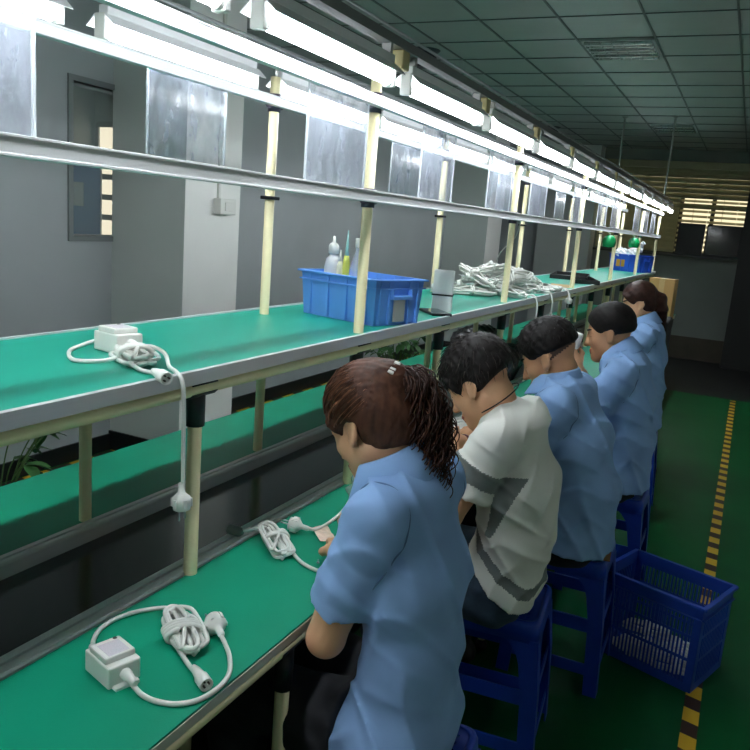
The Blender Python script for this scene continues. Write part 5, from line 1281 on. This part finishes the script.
# ------------------------------------------------------------------ blue crate with cables
t = thing('mesh_crate', 'blue slotted plastic crate holding white cables on the aisle floor', 'crate', (-0.10, 2.84, 0))
crate_blue = mat('blue_crate_plastic', (34, 70, 170), 0.42, var=0.05, vscale=9)
ca = -0.335; fr_c = Vector((0.040, 2.640, 0)); ux = Vector((-math.cos(ca), -math.sin(ca), 0)); uy = Vector((-ux.y * -1, ux.x * -1, 0)); uy = Vector((0.148, 0.989, 0)).normalized()
ux = Vector((-0.945, 0.327, 0)).normalized(); uy = Vector((0.327, 0.945, 0)).normalized()
Lc, Wc, Hc_ = 0.370, 0.268, 0.320
def cm(o, ax, nrm): # wall frame: local x along wall, local z up, local y outward
    M = Matrix((ax, nrm, Vector((0, 0, 1)))).transposed().to_4x4(); M.translation = o; return M
def crate_wall(o, ax, nrm, L, nm):
    M = cm(o, ax, nrm); bm = B(); th = 0.004
    box(bm, 0, L, 0, th, 0, 0.03, M=M); box(bm, 0, 0.028, 0, th, 0.03, Hc_ - 0.03, M=M); box(bm, L - 0.028, L, 0, th, 0.03, Hc_ - 0.03, M=M); box(bm, 0, L, 0, th, Hc_ - 0.045, Hc_, M=M)
    for z in (0.115, 0.200): box(bm, 0.028, L - 0.028, 0, th, z - 0.005, z + 0.005, M=M)
    n = int((L - 0.056) / 0.0135)
    for k in range(1, n): x = 0.028 + (L - 0.056) * k / n; box(bm, x - 0.0032, x + 0.0032, 0.0004, th - 0.0004, 0.03, Hc_ - 0.045, M=M)
    obj('slotted_wall', bm, crate_blue, t)
    bm = B(); bbox(bm, -0.006, L + 0.006, -0.012, 0.002, Hc_ - 0.012, Hc_, 0.002, M=M); box(bm, 0, L, -0.009, 0.0, Hc_ - 0.05, Hc_ - 0.046, M=M); obj('rim', bm, crate_blue, t)
crate_wall(fr_c, ux, uy, Lc, 'front'); crate_wall(fr_c + uy * Wc, ux, -uy, Lc, 'rear'); crate_wall(fr_c, uy, ux, Wc, 'right'); crate_wall(fr_c + ux * Lc, uy, -ux, Wc, 'left')
bm = B(); box(bm, 0.002, Lc - 0.002, 0.002, Wc - 0.002, 0.002, 0.008, M=cm(fr_c, ux, uy)); obj('bottom', bm, crate_blue, t)
cc = fr_c + ux * Lc / 2 + uy * Wc / 2
for k, (dx, dy, dz, an) in enumerate(((0.06, -0.07, 0.008, 2.7), (-0.09, -0.05, 0.008, 3.2), (-0.04, 0.06, 0.008, 2.5), (0.02, -0.06, 0.048, 2.9), (-0.08, 0.02, 0.048, 2.2), (0.06, 0.03, 0.060, 3.1))):
    q = cc + ux * dx + uy * dy; h_ = thing('coiled_cable', 'white wound cable in the blue slotted crate', 'cable', (q.x, q.y, dz), 'cables in the blue crate'); 
    cable('cable', hank((q.x, q.y, dz), an, 0.17, 0.10, 6, 90 + k, r=0.0048, wrap=2), h_, 0.0048, 4)

# ------------------------------------------------------------------ far end: carton, chair, plants
t = thing('cardboard_carton', 'tall brown cardboard carton standing behind the farthest person', 'carton', (-0.57, 6.3, 0))
card_m = mat('cardboard', (196, 156, 98), 0.75, var=0.05, vscale=6); bm = B(); M = RZ(-0.12, (-0.575, 6.3, 0)); bbox(bm, -0.095, 0.095, -0.06, 0.06, 0, 1.235, 0.003, M=M); obj('box', bm, card_m, t)
bm = B(); box(bm, -0.02, 0.02, -0.0607, 0.0607, 0.9, 1.2355, M=M); obj('packing_tape', bm, mat('packing_tape', (206, 176, 122), 0.3), t)
DX = -0.20
t = thing('office_chair', 'black chair with a white bag on its arm behind the farthest person', 'chair', (-0.62, 5.2, 0)); ck = mat('black_chair_fabric', (22, 22, 26), 0.7)
bm = B(); bbox(bm, -0.64 + DX, -0.22 + DX, 5.0, 5.42, 0.43, 0.50, 0.02); obj('seat', bm, ck, t)
bm = B(); bbox(bm, -0.26 + DX, -0.20 + DX, 5.02, 5.40, 0.60, 1.03, 0.02, seg=3); obj('backrest', bm, ck, t)
bm = B(); bbox(bm, -0.235 + DX, -0.215 + DX, 5.18, 5.24, 0.46, 0.70, 0.004); obj('back_support', bm, joint_black, t)
for yy in (5.0, 5.42):
    bm = B(); tube(bm, spline([(-0.50, yy, 0.46), (-0.47, yy, 0.60), (-0.54, yy, 0.66), (-0.70, yy, 0.66)], 6), 0.014, 10); obj('armrest', bm, joint_black, t)
bm = B(); tube(bm, [(-0.63, 5.21, 0.08), (-0.63, 5.21, 0.43)], 0.025, 12); obj('column', bm, joint_black, t)
for k in range(5):
    a_ = 2 * PI * k / 5; bm = B(); tube(bm, [(-0.63, 5.21, 0.10), (-0.63 + 0.26 * math.cos(a_), 5.21 + 0.26 * math.sin(a_), 0.065)], [0.022, 0.013], 8); lg = obj('leg', bm, joint_black, t)
    bm = B(); tube(bm, [(-0.63 + 0.26 * math.cos(a_) - 0.012 * math.sin(a_), 5.21 + 0.26 * math.sin(a_) + 0.012 * math.cos(a_), 0.028), (-0.63 + 0.26 * math.cos(a_) + 0.012 * math.sin(a_), 5.21 + 0.26 * math.sin(a_) - 0.012 * math.cos(a_), 0.028)], 0.027, 14); obj('castor', bm, joint_black, lg)
lump('white_bag', 'small white crumpled bag on the arm of the black chair', 'bag', (-0.56, 5.0, 0.73), (0.04, 0.045, 0.06), mat('white_film', (228, 230, 232), 0.35), 2.5, 0.676)
def plant(x, y, h, n, seed, label, spread):
    t = thing('potted_plant', label, 'plant', (x, y, 0)); rg = random.Random(seed)
    bm = B(); lathe(bm, [(0.09, 0), (0.12, 0.20), (0.13, 0.20), (0.13, 0.225), (0.118, 0.225), (0.112, 0.19)], 22, M=Matrix.Translation((x, y, 0))); obj('pot', bm, mat('dark_pot', (52, 44, 40), 0.6), t)
    bm = B(); lathe(bm, [(0.01, 0.188), (0.112, 0.188), (0.112, 0.192), (0.01, 0.196)], 18, M=Matrix.Translation((x, y, 0))); obj('soil', bm, mat('soil', (40, 30, 24), 0.9), t)
    stems = B(); leaves = B()
    for k in range(n):
        a_ = rg.uniform(0, 2 * PI); rr = spread * math.sqrt(rg.random()); hz = 0.24 + (h - 0.24) * rg.uniform(0.35, 1.0)
        tip = Vector((x + rr * math.cos(a_), y + rr * math.sin(a_), hz)); base = Vector((x + 0.04 * math.cos(a_), y + 0.04 * math.sin(a_), 0.19))
        tube(stems, spline([base, (base + tip) / 2 + Vector((0, 0, 0.05)), tip], 5), 0.003, 5)
        for q in range(3):
            d = Vector((math.cos(a_ + rg.uniform(-1.2, 1.2)), math.sin(a_ + rg.uniform(-1.2, 1.2)), rg.uniform(-0.3, 0.5))).normalized(); L = rg.uniform(0.07, 0.12); w = L * 0.24
            s_ = d.cross(Vector((0, 0, 1))).normalized(); nrm = s_.cross(d)
            row = []
            for i in range(6):
                u = i / 5; ww = w * math.sin(PI * min(0.97, u * 0.9 + 0.05)); c_ = tip + d * L * u - Vector((0, 0, 1)) * 0.35 * L * u * u
                row.append((leaves.verts.new(c_ + s_ * ww + nrm * ww * 0.25), leaves.verts.new(c_), leaves.verts.new(c_ - s_ * ww + nrm * ww * 0.25)))
            for i in range(5):
                for j in range(2): f = leaves.faces.new((row[i][j], row[i][j + 1], row[i + 1][j + 1], row[i + 1][j])); f.smooth = True
    obj('stems', stems, mat('plant_stem', (70, 100, 50), 0.6), t); obj('foliage', leaves, mat('leaf_green', (58, 104, 52), 0.45, var=0.3, vscale=9), t)
plant(-2.62, 2.02, 0.58, 26, 3, 'dark leafy potted plant on the floor beyond the far bench, at the left edge', 0.24)
plant(-2.50, 5.75, 0.62, 26, 8, 'dark leafy potted plant beyond the far bench, between the two wall piers', 0.26)

CX = (0.896033, -0.154582, 0.416207)
CY = (0.437253, 0.144594, -0.887639)
CZ = (0.077032, 0.977342, 0.197153)
EXPOSURE = 1.75
# ------------------------------------------------------------------ camera, world, view
cam = bpy.data.cameras.new('camera'); co = bpy.data.objects.new('camera', cam); COL.objects.link(co)
cam.sensor_fit = 'HORIZONTAL'; cam.sensor_width = 36.0; cam.lens = 36.0 * 767.353 / 750.0; cam.clip_start = 0.02; cam.clip_end = 60
R = Matrix(((CX[0], CX[1], CX[2]), (CY[0], CY[1], CY[2]), (CZ[0], CZ[1], CZ[2])))
M = R.to_4x4(); M.translation = (0, 0, 1.5); co.matrix_world = M
bpy.context.scene.camera = co
wd = bpy.data.worlds.new('world'); bpy.context.scene.world = wd; wd.use_nodes = True
wd.node_tree.nodes['Background'].inputs['Color'].default_value = (0.02, 0.022, 0.024, 1); wd.node_tree.nodes['Background'].inputs['Strength'].default_value = 1.0
sc = bpy.context.scene
sc.view_settings.view_transform = 'Standard'; sc.view_settings.look = 'None'; sc.view_settings.exposure = EXPOSURE; sc.view_settings.gamma = 1.0
sc.view_settings.use_curve_mapping = False
